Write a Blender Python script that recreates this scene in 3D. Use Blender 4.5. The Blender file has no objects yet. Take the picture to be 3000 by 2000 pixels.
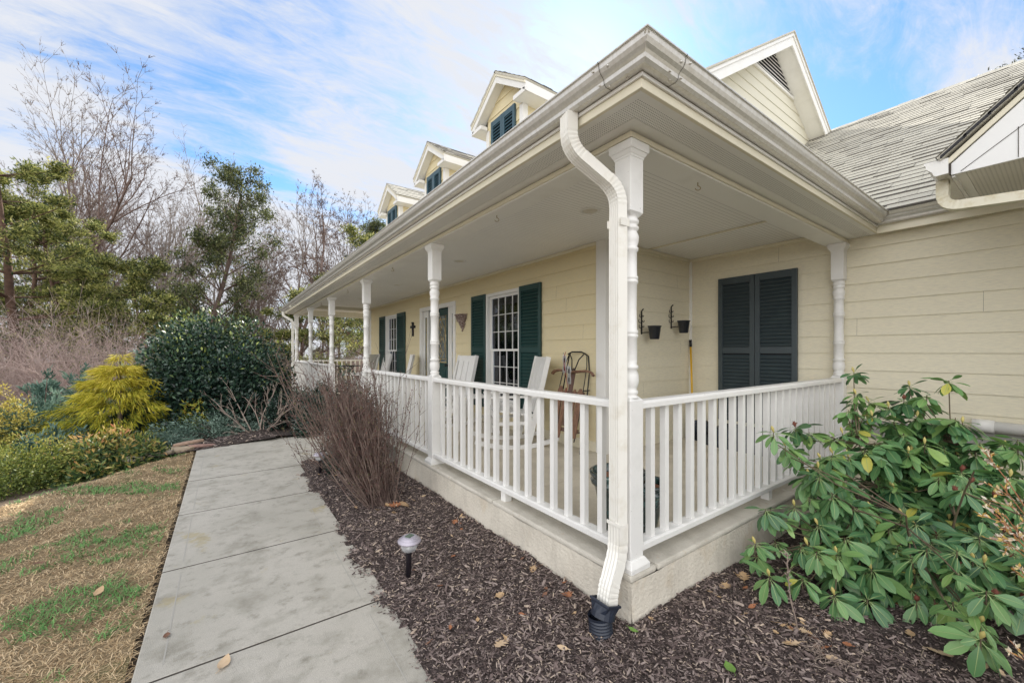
import bpy, math, random
import numpy as np
from mathutils import Vector, Matrix
R_ = math.radians
sc = bpy.context.scene
col = sc.collection
rnd = random.Random(7)
rng = np.random.default_rng(11)

EXPO=1.0
CLOUD_OFF=(0.3, 0.1, 0)
CL0=0.60
CL1=0.93
SKYMUL=(0.52, 0.74, 0.90, 1)
BACK_FILL=2.9  # gain of the added fill light in the unseen sky behind the camera
CLOUDC=(3.45, 3.55, 3.8)
QCH=160000
QGR=140000
TREES=True
SHRUBS=True
LOBES=((.10, .84, .53, 14, .20), (.80, .30, .52, 10, .14))

# ------------------------------------------------------------------ camera
YAW = R_(35.68)
CAMP = Vector((-1.7585, -1.3759, 1.1436))
cd = bpy.data.cameras.new('camera'); cam = bpy.data.objects.new('camera', cd); col.objects.link(cam)
cam.location = CAMP; cam.rotation_euler = (R_(90), 0, -YAW)
cd.sensor_width = 36; cd.lens = 36 * 1172.6 / 3000; cd.shift_y = 29.4 / 3000
cd.clip_start = 0.05; cd.clip_end = 3000
sc.camera = cam
sc.view_settings.view_transform = 'Standard'; sc.view_settings.look = 'None'
sc.view_settings.gamma = 1; sc.view_settings.exposure = EXPO
sc.cycles.max_bounces = 8; sc.cycles.transparent_max_bounces = 12

# ------------------------------------------------------------------ sky and sun
SUN_EL = R_(34); SUN_DIR = Vector((0.70 * math.cos(SUN_EL), 0.714 * math.cos(SUN_EL), math.sin(SUN_EL))).normalized()
sl = bpy.data.lights.new('sun', 'SUN'); so = bpy.data.objects.new('sun', sl); col.objects.link(so)
sl.energy = 3.4; sl.angle = R_(0.8); sl.color = (1, .93, .82)
so.rotation_euler = SUN_DIR.to_track_quat('Z', 'Y').to_euler()
w = bpy.data.worlds.new('World'); sc.world = w; w.use_nodes = True
nt = w.node_tree; nt.nodes.clear(); N = nt.nodes.new; Lk = nt.links.new
out = N('ShaderNodeOutputWorld'); bg = N('ShaderNodeBackground')
sky = N('ShaderNodeTexSky'); sky.sky_type = 'NISHITA'; sky.sun_disc = False
sky.sun_elevation = SUN_EL; sky.sun_rotation = math.atan2(SUN_DIR.x, SUN_DIR.y)
sky.air_density = 1.0; sky.dust_density = .4; sky.ozone_density = 2.0
tc = N('ShaderNodeTexCoord')
sep = N('ShaderNodeSeparateXYZ'); Lk(tc.outputs['Generated'], sep.inputs[0])
def M(op, a=None, b=None, c=None, clamp=False):
    m = N('ShaderNodeMath'); m.operation = op; m.use_clamp = clamp
    for i, v in enumerate((a, b, c)):
        if v is None: continue
        if isinstance(v, (int, float)): m.inputs[i].default_value = v
        else: Lk(v, m.inputs[i])
    return m.outputs[0]
# project the view direction on a high flat layer so the clouds foreshorten towards the horizon
zc = M('ADD', M('MAXIMUM', sep.outputs[2], 0.0), .22)
cx = M('DIVIDE', sep.outputs[0], zc); cyv = M('DIVIDE', sep.outputs[1], zc)
cmb = N('ShaderNodeCombineXYZ'); Lk(cx, cmb.inputs[0]); Lk(cyv, cmb.inputs[1])
mp = N('ShaderNodeMapping'); mp.inputs['Rotation'].default_value = (0, 0, R_(28)); mp.inputs['Scale'].default_value = (.8, 1.5, 1); mp.inputs['Location'].default_value = CLOUD_OFF
Lk(cmb.outputs[0], mp.inputs[0])
def noise(vec, sc_, det=8, rough=.6, dist=0):
    n = N('ShaderNodeTexNoise'); n.inputs['Scale'].default_value = sc_; n.inputs['Detail'].default_value = det
    n.inputs['Roughness'].default_value = rough; n.inputs['Distortion'].default_value = dist; Lk(vec, n.inputs['Vector']); return n.outputs['Fac']
def ramp(fac, stops):
    r = N('ShaderNodeValToRGB'); Lk(fac, r.inputs[0]); e = r.color_ramp.elements
    while len(e) < len(stops): e.new(.5)
    for i, (p, c) in enumerate(stops): e[i].position = p; e[i].color = (*c, 1) if len(c) == 3 else c
    return r.outputs[0]
big = noise(mp.outputs[0], .9, 5, .5, .6)
mp2 = N('ShaderNodeMapping'); mp2.inputs['Rotation'].default_value = (0, 0, R_(-35)); mp2.inputs['Scale'].default_value = (2.2, 6.5, 1); Lk(cmb.outputs[0], mp2.inputs[0])
fine = noise(mp2.outputs[0], 1.6, 9, .68, 1.2)
mp3 = N('ShaderNodeMapping'); mp3.inputs['Rotation'].default_value = (0, 0, R_(15)); mp3.inputs['Scale'].default_value = (9, 16, 1); Lk(cmb.outputs[0], mp3.inputs[0])
fine2 = noise(mp3.outputs[0], 1.6, 6, .7, .5)
f = M('ADD', M('MULTIPLY', big, 1.25), M('ADD', M('MULTIPLY', fine, .42), M('MULTIPLY', fine2, .16)))
# thicker veil to the left (towards -X) and near the horizon
f = M('ADD', f, M('MULTIPLY', M('SUBTRACT', 1.0, M('MAXIMUM', sep.outputs[2], 0.0)), .10))
f = M('ADD', f, M('MULTIPLY', sep.outputs[0], -.16))
def lobe(dx, dy, dz, k, amp):
    # a clear stretch of sky around one compass direction
    d = M('ADD', M('MULTIPLY', sep.outputs[0], dx), M('ADD', M('MULTIPLY', sep.outputs[1], dy), M('MULTIPLY', sep.outputs[2], dz)))
    return M('MULTIPLY', M('EXPONENT', M('MULTIPLY', M('SUBTRACT', d, 1.0), k)), amp)
for L_ in LOBES: f = M('SUBTRACT', f, lobe(*L_))
mr = N('ShaderNodeMapRange'); mr.inputs['From Min'].default_value = CL0; mr.inputs['From Max'].default_value = CL1; Lk(f, mr.inputs[0])
mr.interpolation_type = 'SMOOTHSTEP'
skm = N('ShaderNodeMix'); skm.data_type = 'RGBA'; skm.blend_type = 'MULTIPLY'; skm.inputs[0].default_value = 1
Lk(sky.outputs[0], skm.inputs[6]); skm.inputs[7].default_value = SKYMUL
mx = N('ShaderNodeMix'); mx.data_type = 'RGBA'; Lk(mr.outputs[0], mx.inputs[0]); Lk(skm.outputs[2], mx.inputs[6])
# added fill: clouds brightened and warmed behind the camera to lift the shaded fronts
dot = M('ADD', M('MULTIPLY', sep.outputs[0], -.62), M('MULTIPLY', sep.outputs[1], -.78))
fill_mask = N('ShaderNodeMapRange'); fill_mask.inputs['From Min'].default_value = .0; fill_mask.inputs['From Max'].default_value = .7
fill_mask.inputs['To Min'].default_value = 0.0; fill_mask.inputs['To Max'].default_value = 1.0; Lk(dot, fill_mask.inputs[0])
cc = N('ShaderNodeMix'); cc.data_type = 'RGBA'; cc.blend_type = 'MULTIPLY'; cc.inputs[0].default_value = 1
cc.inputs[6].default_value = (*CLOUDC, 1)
tint = N('ShaderNodeMix'); tint.data_type = 'RGBA'; Lk(fill_mask.outputs[0], tint.inputs[0]); tint.inputs[6].default_value = (1, 1, 1, 1); tint.inputs[7].default_value = (BACK_FILL * 1.02, BACK_FILL * .99, BACK_FILL * .93, 1)
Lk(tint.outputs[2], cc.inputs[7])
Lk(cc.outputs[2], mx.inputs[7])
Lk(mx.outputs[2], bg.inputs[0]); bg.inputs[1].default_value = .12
Lk(bg.outputs[0], out.inputs[0])

# ------------------------------------------------------------------ object helpers
def tag(o, label=None, cat=None, group=None, kind=None):
    if label: o['label'] = label
    if cat: o['category'] = cat
    if group: o['group'] = group
    if kind: o['kind'] = kind
    return o
def empty(name, loc=(0, 0, 0), rz=0, label=None, cat=None, group=None):
    o = bpy.data.objects.new(name, None); o.empty_display_size = .1; col.objects.link(o)
    o.location = loc; o.rotation_euler = (0, 0, rz); tag(o, label, cat, group); return o
def link(name, me, parent, mats, bevel=0, loc=None):
    for m in (mats if isinstance(mats, (list, tuple)) else [mats]): me.materials.append(m)
    o = bpy.data.objects.new(name, me); col.objects.link(o)
    if parent: o.parent = parent
    if loc is not None: o.location = loc
    if bevel:
        b = o.modifiers.new('bevel', 'BEVEL'); b.width = bevel; b.segments = 2; b.limit_method = 'ANGLE'; b.angle_limit = R_(40)
    return o
class MB:
    def __init__(s): s.v = []; s.f = []; s.m = []; s.sm = []
    def add(s, vs, fs, mi=0, sm=False, T=None):
        b = len(s.v)
        if T is not None: vs = [T @ Vector(v) for v in vs]
        s.v += [tuple(v) for v in vs]
        for f in fs: s.f.append([b + i for i in f]); s.m.append(mi); s.sm.append(sm)
        return s
    def box(s, x0, x1, y0, y1, z0, z1, mi=0, T=None):
        x0, x1 = min(x0, x1), max(x0, x1); y0, y1 = min(y0, y1), max(y0, y1); z0, z1 = min(z0, z1), max(z0, z1)
        vs = [(x, y, z) for x in (x0, x1) for y in (y0, y1) for z in (z0, z1)]
        return s.add(vs, [(0, 1, 3, 2), (4, 6, 7, 5), (0, 4, 5, 1), (2, 3, 7, 6), (0, 2, 6, 4), (1, 5, 7, 3)], mi, False, T)
    def bar(s, a, b, w, h, up=(0, 0, 1), mi=0):
        a = Vector(a); b = Vector(b); d = (b - a).normalized(); u = Vector(up)
        sd = d.cross(u)
        if sd.length < 1e-4: sd = d.cross(Vector((1, 0, 0)))
        sd.normalize(); u = sd.cross(d).normalized()
        vs = []
        for p in (a, b):
            for i, j in ((-1, -1), (1, -1), (1, 1), (-1, 1)): vs.append(p + sd * i * w / 2 + u * j * h / 2)
        return s.add(vs, [(0, 3, 2, 1), (4, 5, 6, 7), (0, 1, 5, 4), (1, 2, 6, 5), (2, 3, 7, 6), (3, 0, 4, 7)], mi)
    def extr(s, pts, vec, mi=0, sm=False):
        n = len(pts); vec = Vector(vec); vs = [Vector(p) for p in pts] + [Vector(p) + vec for p in pts]
        fs = [tuple(range(n))[::-1], tuple(range(n, 2 * n))] + [(i, (i + 1) % n, n + (i + 1) % n, n + i) for i in range(n)]
        return s.add(vs, fs, mi, sm)
    def lathe(s, prof, c=(0, 0, 0), n=20, mi=0, sm=True, T=None, cap=True):
        vs = []; fs = []
        for r, z in prof:
            for i in range(n):
                a = 2 * math.pi * i / n; vs.append((c[0] + r * math.cos(a), c[1] + r * math.sin(a), c[2] + z))
        for k in range(len(prof) - 1):
            for i in range(n): fs.append((k * n + i, k * n + (i + 1) % n, (k + 1) * n + (i + 1) % n, (k + 1) * n + i))
        s.add(vs, fs, mi, sm, T)
        if cap:
            b = len(s.v) - len(vs); s.f.append([b + i for i in range(n)][::-1]); s.m.append(mi); s.sm.append(False)
            b2 = b + (len(prof) - 1) * n; s.f.append([b2 + i for i in range(n)]); s.m.append(mi); s.sm.append(False)
        return s
    def tube(s, pts, rad, n=8, mi=0, cap=True):
        pts = [Vector(p) for p in pts]; rs = rad if isinstance(rad, (list, tuple)) else [rad] * len(pts)
        ref = Vector((0, 0, 1)); vs = []; fs = []
        prev = None
        for i, p in enumerate(pts):
            d = (pts[min(i + 1, len(pts) - 1)] - pts[max(i - 1, 0)]).normalized()
            if prev is None:
                sd = d.cross(ref)
                if sd.length < .1: sd = d.cross(Vector((1, 0, 0)))
            else: sd = prev - d * prev.dot(d)
            sd.normalize(); prev = sd; up = d.cross(sd)
            for k in range(n):
                a = 2 * math.pi * k / n; vs.append(p + (sd * math.cos(a) + up * math.sin(a)) * rs[i])
        for i in range(len(pts) - 1):
            for k in range(n): fs.append((i * n + k, i * n + (k + 1) % n, (i + 1) * n + (k + 1) % n, (i + 1) * n + k))
        b = len(s.v); s.add(vs, fs, mi, True)
        if cap:
            s.f.append([b + i for i in range(n)][::-1]); s.m.append(mi); s.sm.append(False)
            e = b + (len(pts) - 1) * n; s.f.append([e + i for i in range(n)]); s.m.append(mi); s.sm.append(False)
        return s
    def build(s, name, mats, parent=None, bevel=0, loc=None, off=None):
        me = bpy.data.meshes.new(name)
        v = s.v if off is None else [(a - off[0], b - off[1], c - off[2]) for a, b, c in s.v]
        me.from_pydata(v, [], s.f); me.polygons.foreach_set('material_index', s.m); me.polygons.foreach_set('use_smooth', s.sm)
        me.update()
        return link(name, me, parent, mats, bevel, loc)
def npmesh(name, V, F, mats, parent=None, tone=None, smooth=False, loc=None, midx=None):
    V = np.asarray(V, dtype=np.float32).reshape(-1, 3); F = np.asarray(F, dtype=np.int32); k = F.shape[1]
    me = bpy.data.meshes.new(name); me.vertices.add(len(V)); me.vertices.foreach_set('co', V.ravel())
    me.loops.add(F.size); me.loops.foreach_set('vertex_index', F.ravel())
    me.polygons.add(len(F)); me.polygons.foreach_set('loop_start', np.arange(0, F.size, k, dtype=np.int32))
    me.polygons.foreach_set('loop_total', np.full(len(F), k, dtype=np.int32))
    if smooth: me.polygons.foreach_set('use_smooth', np.ones(len(F), dtype=bool))
    if midx is not None: me.polygons.foreach_set('material_index', np.asarray(midx, dtype=np.int32))
    if tone is not None:
        a = me.attributes.new('tone', 'FLOAT', 'POINT'); a.data.foreach_set('value', np.asarray(tone, dtype=np.float32))
    me.update(calc_edges=True); me.validate()
    return link(name, me, parent, mats, 0, loc)
def unit(a): return a / np.maximum(np.linalg.norm(a, axis=-1, keepdims=True), 1e-9)
def segs(P0, P1, r0, r1, n=4):
    P0 = np.asarray(P0, float); P1 = np.asarray(P1, float); r0 = np.asarray(r0, float); r1 = np.asarray(r1, float)
    d = unit(P1 - P0); ref = np.where(np.abs(d[:, 2:3]) > .9, [[1., 0, 0]], [[0, 0, 1.]])
    a = unit(np.cross(d, ref)); b = np.cross(d, a); t = np.arange(n) * 2 * np.pi / n
    ring = a[:, None] * np.cos(t)[None, :, None] + b[:, None] * np.sin(t)[None, :, None]
    V = np.concatenate([P0[:, None] + ring * r0[:, None, None], P1[:, None] + ring * r1[:, None, None]], 1)
    i = np.arange(n); q = np.stack([i, (i + 1) % n, (i + 1) % n + n, i + n], 1)
    F = (np.arange(len(P0)) * 2 * n)[:, None, None] + q[None]
    return V.reshape(-1, 3), F.reshape(-1, 4)
def leaves(P, D, Nn, L, W, fold=.25, shape=0, curl=0.):
    """leaf blades: P base, D direction, Nn rough normal, L length, W width. shape 0 = 4 vert kite, 1 = 9 vert blade"""
    D = unit(D); S = unit(np.cross(D, Nn)); U = np.cross(S, D); L = np.asarray(L)[:, None]; W = np.asarray(W)[:, None]
    if shape == 0:
        V = np.stack([P, P + D * L * .5 + S * W * .5 + U * W * fold, P + D * L - U * curl * L, P + D * L * .5 - S * W * .5 + U * W * fold], 1)
        F = (np.arange(len(P)) * 4)[:, None] + np.arange(4)[None]
        return V.reshape(-1, 3), F, 4
    ts = [0, .12, .35, .6, .85, 1.0]; ws = [.03, .16, .42, .5, .34, .02]
    rows = []
    for t, ww in zip(ts, ws):
        c = P + D * L * (t - .12 * curl * t * t) - U * L * curl * t * t
        rows += [c - S * W * ww + U * W * ww * fold, c, c + S * W * ww + U * W * ww * fold]
    V = np.stack(rows, 1); q = []
    for k in range(5):
        for j in range(2): q.append((k * 3 + j, k * 3 + j + 1, (k + 1) * 3 + j + 1, (k + 1) * 3 + j))
    F = (np.arange(len(P)) * 18)[:, None, None] + np.array(q)[None]
    return V.reshape(-1, 3), F.reshape(-1, 4), 18
def yard(lat, dep, z=0):
    """ground point given in metres to the side of and ahead of the path where the visitor stands"""
    return Vector((CAMP.x + math.sin(YAW) * dep + math.cos(YAW) * lat, CAMP.y + math.cos(YAW) * dep - math.sin(YAW) * lat, z))

# ------------------------------------------------------------------ materials
def mat(name, base, rough=.6, metal=0, spec=.5, bump=None, var=None, tone=None, coat=0, objscale=None, trans=0, streak=None):
    """bump=(scale, strength, detail) ; var=[(scale, lo, hi, colour, strength)] ; tone=[(pos, colour)...] from the tone attribute"""
    m = bpy.data.materials.new(name); m.use_nodes = True; t = m.node_tree; b = t.nodes['Principled BSDF']
    b.inputs['Roughness'].default_value = rough; b.inputs['Metallic'].default_value = metal
    b.inputs['Specular IOR Level'].default_value = spec; b.inputs['Coat Weight'].default_value = coat
    n = t.nodes.new; l = t.links.new
    tcn = n('ShaderNodeTexCoord'); co = tcn.outputs['Object']
    if objscale:
        mpn = n('ShaderNodeMapping'); mpn.inputs['Scale'].default_value = objscale; l(co, mpn.inputs[0]); co = mpn.outputs[0]
    cur = None
    if tone:
        at = n('ShaderNodeAttribute'); at.attribute_name = 'tone'; r = n('ShaderNodeValToRGB'); e = r.color_ramp.elements
        while len(e) < len(tone): e.new(.5)
        for i, (p, c) in enumerate(tone): e[i].position = p; e[i].color = (*c, 1)
        l(at.outputs['Fac'], r.inputs[0]); cur = r.outputs[0]
    for (s_, lo, hi, c, st) in (var or []):
        tx = n('ShaderNodeTexNoise'); tx.inputs['Detail'].default_value = 6; tx.inputs['Roughness'].default_value = .65
        if isinstance(s_, tuple):
            mm = n('ShaderNodeMapping'); mm.inputs['Scale'].default_value = s_; l(tcn.outputs['Object'], mm.inputs[0]); l(mm.outputs[0], tx.inputs['Vector']); tx.inputs['Scale'].default_value = 1
        else: tx.inputs['Scale'].default_value = s_; l(co, tx.inputs['Vector'])
        rr = n('ShaderNodeMapRange'); rr.inputs['From Min'].default_value = lo; rr.inputs['From Max'].default_value = hi; rr.inputs['To Max'].default_value = st
        l(tx.outputs['Fac'], rr.inputs[0]); mxn = n('ShaderNodeMix'); mxn.data_type = 'RGBA'; l(rr.outputs[0], mxn.inputs[0])
        if cur is None: mxn.inputs[6].default_value = (*base, 1)
        else: l(cur, mxn.inputs[6])
        mxn.inputs[7].default_value = (*c, 1); cur = mxn.outputs[2]
    if cur is None: b.inputs['Base Color'].default_value = (*base, 1)
    else: l(cur, b.inputs['Base Color'])
    if bump:
        tx = n('ShaderNodeTexNoise'); tx.inputs['Scale'].default_value = bump[0]; tx.inputs['Detail'].default_value = bump[2] if len(bump) > 2 else 5; l(co, tx.inputs['Vector'])
        bn = n('ShaderNodeBump'); bn.inputs['Strength'].default_value = bump[1]; bn.inputs['Distance'].default_value = .01 if len(bump) < 4 else bump[3]
        l(tx.outputs['Fac'], bn.inputs['Height']); l(bn.outputs[0], b.inputs['Normal'])
    if trans: b.inputs['Transmission Weight'].default_value = trans
    m['cur'] = ''
    return m
def groove_mat(name, base, dark, axis, pitch, width, rough=.5):
    """boards with a fine dark groove every pitch metres across the given object axis"""
    m = mat(name, base, rough); t = m.node_tree; n = t.nodes.new; l = t.links.new; b = t.nodes['Principled BSDF']
    tcn = n('ShaderNodeTexCoord'); sp = n('ShaderNodeSeparateXYZ'); l(tcn.outputs['Object'], sp.inputs[0])
    d = n('ShaderNodeMath'); d.operation = 'DIVIDE'; l(sp.outputs[axis], d.inputs[0]); d.inputs[1].default_value = pitch
    fr = n('ShaderNodeMath'); fr.operation = 'FRACT'; l(d.outputs[0], fr.inputs[0])
    lt = n('ShaderNodeMath'); lt.operation = 'LESS_THAN'; l(fr.outputs[0], lt.inputs[0]); lt.inputs[1].default_value = width / pitch
    tx = n('ShaderNodeTexNoise'); tx.inputs['Scale'].default_value = 2.5; tx.inputs['Detail'].default_value = 4; l(tcn.outputs['Object'], tx.inputs['Vector'])
    m1 = n('ShaderNodeMix'); m1.data_type = 'RGBA'; l(tx.outputs['Fac'], m1.inputs[0]); m1.inputs[6].default_value = (*[c * .93 for c in base], 1); m1.inputs[7].default_value = (*[min(1, c * 1.05) for c in base], 1)
    mxn = n('ShaderNodeMix'); mxn.data_type = 'RGBA'; l(lt.outputs[0], mxn.inputs[0]); l(m1.outputs[2], mxn.inputs[6]); mxn.inputs[7].default_value = (*dark, 1)
    l(mxn.outputs[2], b.inputs['Base Color']); return m
def perf_mat(name, base, hole, pitch=.0135, r=.0027):
    m = mat(name, base, .45); t = m.node_tree; n = t.nodes.new; l = t.links.new; b = t.nodes['Principled BSDF']
    def mm(op, a, bb=None):
        q = n('ShaderNodeMath'); q.operation = op
        for i, v in enumerate((a, bb)):
            if v is None: continue
            if isinstance(v, (int, float)): q.inputs[i].default_value = v
            else: l(v, q.inputs[i])
        return q.outputs[0]
    tcn = n('ShaderNodeTexCoord'); sp = n('ShaderNodeSeparateXYZ'); l(tcn.outputs['Object'], sp.inputs[0])
    a = mm('SUBTRACT', mm('FRACT', mm('ADD', mm('DIVIDE', sp.outputs[0], pitch), 100)), .5)
    c = mm('SUBTRACT', mm('FRACT', mm('ADD', mm('DIVIDE', sp.outputs[1], pitch), 100)), .5)
    d2 = mm('ADD', mm('MULTIPLY', a, a), mm('MULTIPLY', c, c)); lt = mm('LESS_THAN', d2, (r / pitch) ** 2)
    mxn = n('ShaderNodeMix'); mxn.data_type = 'RGBA'; l(lt, mxn.inputs[0]); mxn.inputs[6].default_value = (*base, 1); mxn.inputs[7].default_value = (*hole, 1)
    l(mxn.outputs[2], b.inputs['Base Color']); return m
WH = (.78, .77, .745)
m_white = mat('white_paint', WH, .45, bump=(60, .12), var=[(1.7, .5, .8, (.70, .685, .64), .5), (6, .5, .75, (.66, .65, .62), .55), (48, .68, .72, (.22, .21, .19), .85)])
m_trim = mat('white_trim', (.80, .79, .76), .45, bump=(40, .06), var=[(3, .5, .8, (.68, .66, .60), .5)])
m_yel = mat('cream_bounce_trim', (.76, .71, .56), .45, var=[(3, .5, .8, (.70, .66, .52), .6)])  # yellow bounce light on the fascia is mixed into this cream
m_gutter = mat('gutter_metal', (.70, .685, .65), .27, metal=.35, spec=.6, bump=(120, .05), var=[((60, 60, 4), .40, .70, (.46, .42, .34), .45), (5, .5, .8, (.78, .77, .74), .5)])
m_spout = mat('downspout_metal', (.80, .78, .72), .38, var=[(9, .52, .75, (.62, .57, .46), .6)], bump=(30, .08))
m_siding = mat('cream_siding', (.75, .645, .40), .6, bump=(1, .25, 6, .004), objscale=(18, 18, 260), var=[(1.1, .42, .7, (.60, .55, .40), .7)])
m_siding2 = mat('beige_siding', (.78, .72, .55), .6, bump=(1, .25, 6, .004), objscale=(18, 18, 260), var=[(1.1, .42, .7, (.56, .53, .44), .7)])
m_ceil = groove_mat('beadboard', (.86, .85, .82), (.50, .49, .46), 1, .042, .0045)
m_bead2 = groove_mat('beadboard_frieze', (.72, .70, .62), (.48, .47, .42), 0, .042, .006)
m_soffit = mat('soffit_vinyl', (.85, .84, .80), .5, var=[(2, .5, .8, (.64, .62, .57), .6)])
m_perf = perf_mat('perforated_soffit', (.83, .82, .78), (.09, .08, .07))
m_green = mat('green_shutter_paint', (.013, .050, .047), .4, var=[(7, .5, .8, (.02, .07, .062), .7)])
m_slate = mat('shutter_slate_tone', (.036, .052, .060), .4, var=[(5, .5, .8, (.055, .08, .085), .7)])  # greyer copy of the shutter colour for the closed pair
m_blue = mat('shutter_blue_tone', (.035, .085, .115), .4)  # bluer copy of the shutter colour for the dormers
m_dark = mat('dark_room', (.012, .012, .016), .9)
m_glass = mat('window_glass', (.9, .95, 1), .03, spec=.8)
m_curtain = mat('dim_curtain', (.055, .045, .075), .9, var=[((30, 30, 1.5), .4, .7, (.02, .018, .035), .9)])
m_blind = groove_mat('window_blind', (.22, .24, .20), (.10, .11, .09), 2, .028, .008, .8)
m_brass = mat('brass', (.55, .42, .18), .35, metal=.8)
m_iron = mat('black_iron', (.012, .012, .014), .45, metal=.3)
m_shing = [mat('shingle_pale', (.62, .59, .50), .9, bump=(160, .6), var=[(120, .45, .65, (.46, .44, .37), .8)]),
           mat('shingle_mid', (.585, .555, .47), .9, bump=(160, .6), var=[(120, .45, .65, (.42, .40, .34), .8)]),
           mat('shingle_grey', (.55, .525, .445), .9, bump=(160, .6), var=[(120, .45, .65, (.40, .38, .33), .8)]),
           mat('shingle_edge', (.15, .14, .13), .95)]
m_slab = mat('porch_concrete', (.64, .58, .47), .75, bump=(70, .25), var=[(3, .4, .7, (.43, .38, .30), .7), (90, .55, .7, (.38, .35, .28), .5)])
m_rim = mat('slab_edge_concrete', (.58, .545, .475), .8, bump=(60, .5), var=[(5, .45, .7, (.40, .37, .31), .7), (14, .62, .72, (.42, .27, .12), .6)])
m_found = mat('stucco_foundation', (.66, .61, .52), .85, bump=(55, .6, 6, .012), var=[((16, 16, 3), .45, .75, (.50, .46, .39), .7), ((5, 5, 3), .55, .75, (.52, .40, .25), .55), (22, .68, .72, (.2, .17, .13), .5)])
m_walk = mat('walk_concrete', (.51, .48, .42), .85, bump=(260, .5, 6, .006), var=[(1.3, .42, .68, (.38, .36, .305), .8), (4, .50, .70, (.22, .205, .16), .7), (13, .54, .70, (.18, .165, .125), .6), (230, .47, .62, (.36, .335, .29), .55), (3.3, .62, .70, (.40, .33, .17), .6)])
m_joint = mat('joint_soil', (.06, .05, .04), .95)

# ================================================================== HOUSE
house = empty('house', (0, 0, 0), 0, 'cream lap sided farmhouse with white wraparound porch, green shutters and three dormers', 'house')
FZ = 2.238      # underside of the porch beam
CZ = 2.39       # porch ceiling
SL = .638       # main roof slope
GX = 3.404      # recessed wall and garage wall
YA = 1.646      # gable end wall of the main house
YE = 10.48      # far end wall
PY = 12.2       # far porch corner
DX = 1.69       # front wall

def siding(name, o, u, nrm, u0, u1, z0, z1, holes, material, parent=house, zref=2.147, rev=.1715, ulim=None, joints=True):
    """lap siding: every course a board leaning out at its lower edge, cut round the openings"""
    o = Vector(o); u = Vector(u); nrm = Vector(nrm); mb = MB()
    k0 = int(math.floor((z0 - zref) / rev)); edges = [zref + rev * k for k in range(k0, k0 + int((z1 - z0) / rev) + 3)]
    for c0, c1 in zip(edges[:-1], edges[1:]):
        a, b = max(c0, z0), min(c1, z1)
        if b - a < .002: continue
        js = [rnd.uniform(u0, u1) for _ in range(max(1, int((u1 - u0) / 7)))] if joints else []
        hs = list(holes) + [(q - .0008, q + .0008, c0 + .004, c1) for q in js if not any(h[0] - .1 < q < h[1] + .1 and h[2] < c1 and h[3] > c0 for h in holes)]
        zs = sorted(set([a, b] + [h for hh in hs for h in hh[2:] if a < h < b]))
        for za, zb in zip(zs[:-1], zs[1:]):
            zm = (za + zb) / 2; iv = [(u0, u1)]
            for h0, h1, hz0, hz1 in hs:
                if hz0 < zm < hz1:
                    nv = []
                    for p, q in iv:
                        if h0 > p: nv.append((p, min(q, h0)))
                        if h1 < q: nv.append((max(p, h1), q))
                    iv = [(p, q) for p, q in nv if q - p > .001]
            off = lambda z: .013 - .011 * (z - c0) / rev
            for p, q in iv:
                if ulim:
                    la, ha = ulim(za); lb, hb = ulim(zb); pa, qa, pb, qb = max(p, la), min(q, ha), max(p, lb), min(q, hb)
                    if qa <= pa: continue
                    if qb < pb: pb = qb = (pb + qb) / 2
                else: pa, qa, pb, qb = p, q, p, q
                P = lambda uu, z, d: o + u * uu + nrm * d + Vector((0, 0, z))
                vs = [P(pa, za, off(za)), P(qa, za, off(za)), P(qb, zb, off(zb)), P(pb, zb, off(zb))]
                mb.add(vs, [(0, 1, 2, 3)])
                if za == c0: mb.add([P(pa, za, off(za)), P(qa, za, off(za)), P(qa, za, .002), P(pa, za, .002)], [(0, 1, 2, 3)])
    return mb.build(name, material, parent)
def poly(name, pts, th, material, parent=house, bevel=0):
    """roof slab: flat polygon with thickness th downwards"""
    mb = MB(); mb.extr(pts, (0, 0, -th)); return mb.build(name, material, parent, bevel)

WINS = [(3.20, 4.11), (8.18, 9.07)]     # glass openings on the front wall, z .55 .. 2.05
WZ = (.33, 2.06)
holes = [(a - .0, b + .0, *WZ) for a, b in WINS] + [(5.17, 6.80, 0, 2.07)]
siding('front_wall', (DX, 0, 0), (0, 1, 0), (-1, 0, 0), YA, YE, 0, CZ, holes, m_siding)
siding('recess_wall', (0, YA, 0), (1, 0, 0), (0, -1, 0), DX, GX, 0, CZ, [], m_siding2)
siding('garage_wall', (GX, 0, 0), (0, 1, 0), (-1, 0, 0), -7, YA, -.6, 2.388, [(.40, 1.21, .31, 2.04)], m_siding2, zref=2.165, rev=.1725)
siding('far_end_wall', (0, YE, 0), (1, 0, 0), (0, 1, 0), DX, 11, -.6, CZ, [], m_siding)
mb = MB(); mb.box(GX + .02, 11, -7, -6.9, -1, 2.3); mb.box(10.9, 11, -6.9, YE - .02, -1, 2.6); mb.build('back_wall', m_siding2, house)
mb = MB(); mb.box(DX + .45, 10.8, 10.3, 10.36, 0, 2.4); mb.box(DX + .02, 10.8, YA + .02, YA + .06, 0, 2.4); mb.box(GX + .05, GX + .1, -6.8, YA, 0, 2.4); mb.box(DX + 1.0, DX + 1.05, YA + .06, 10.3, 0, 2.4); mb.build('inner_partition', m_dark, house)
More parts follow.
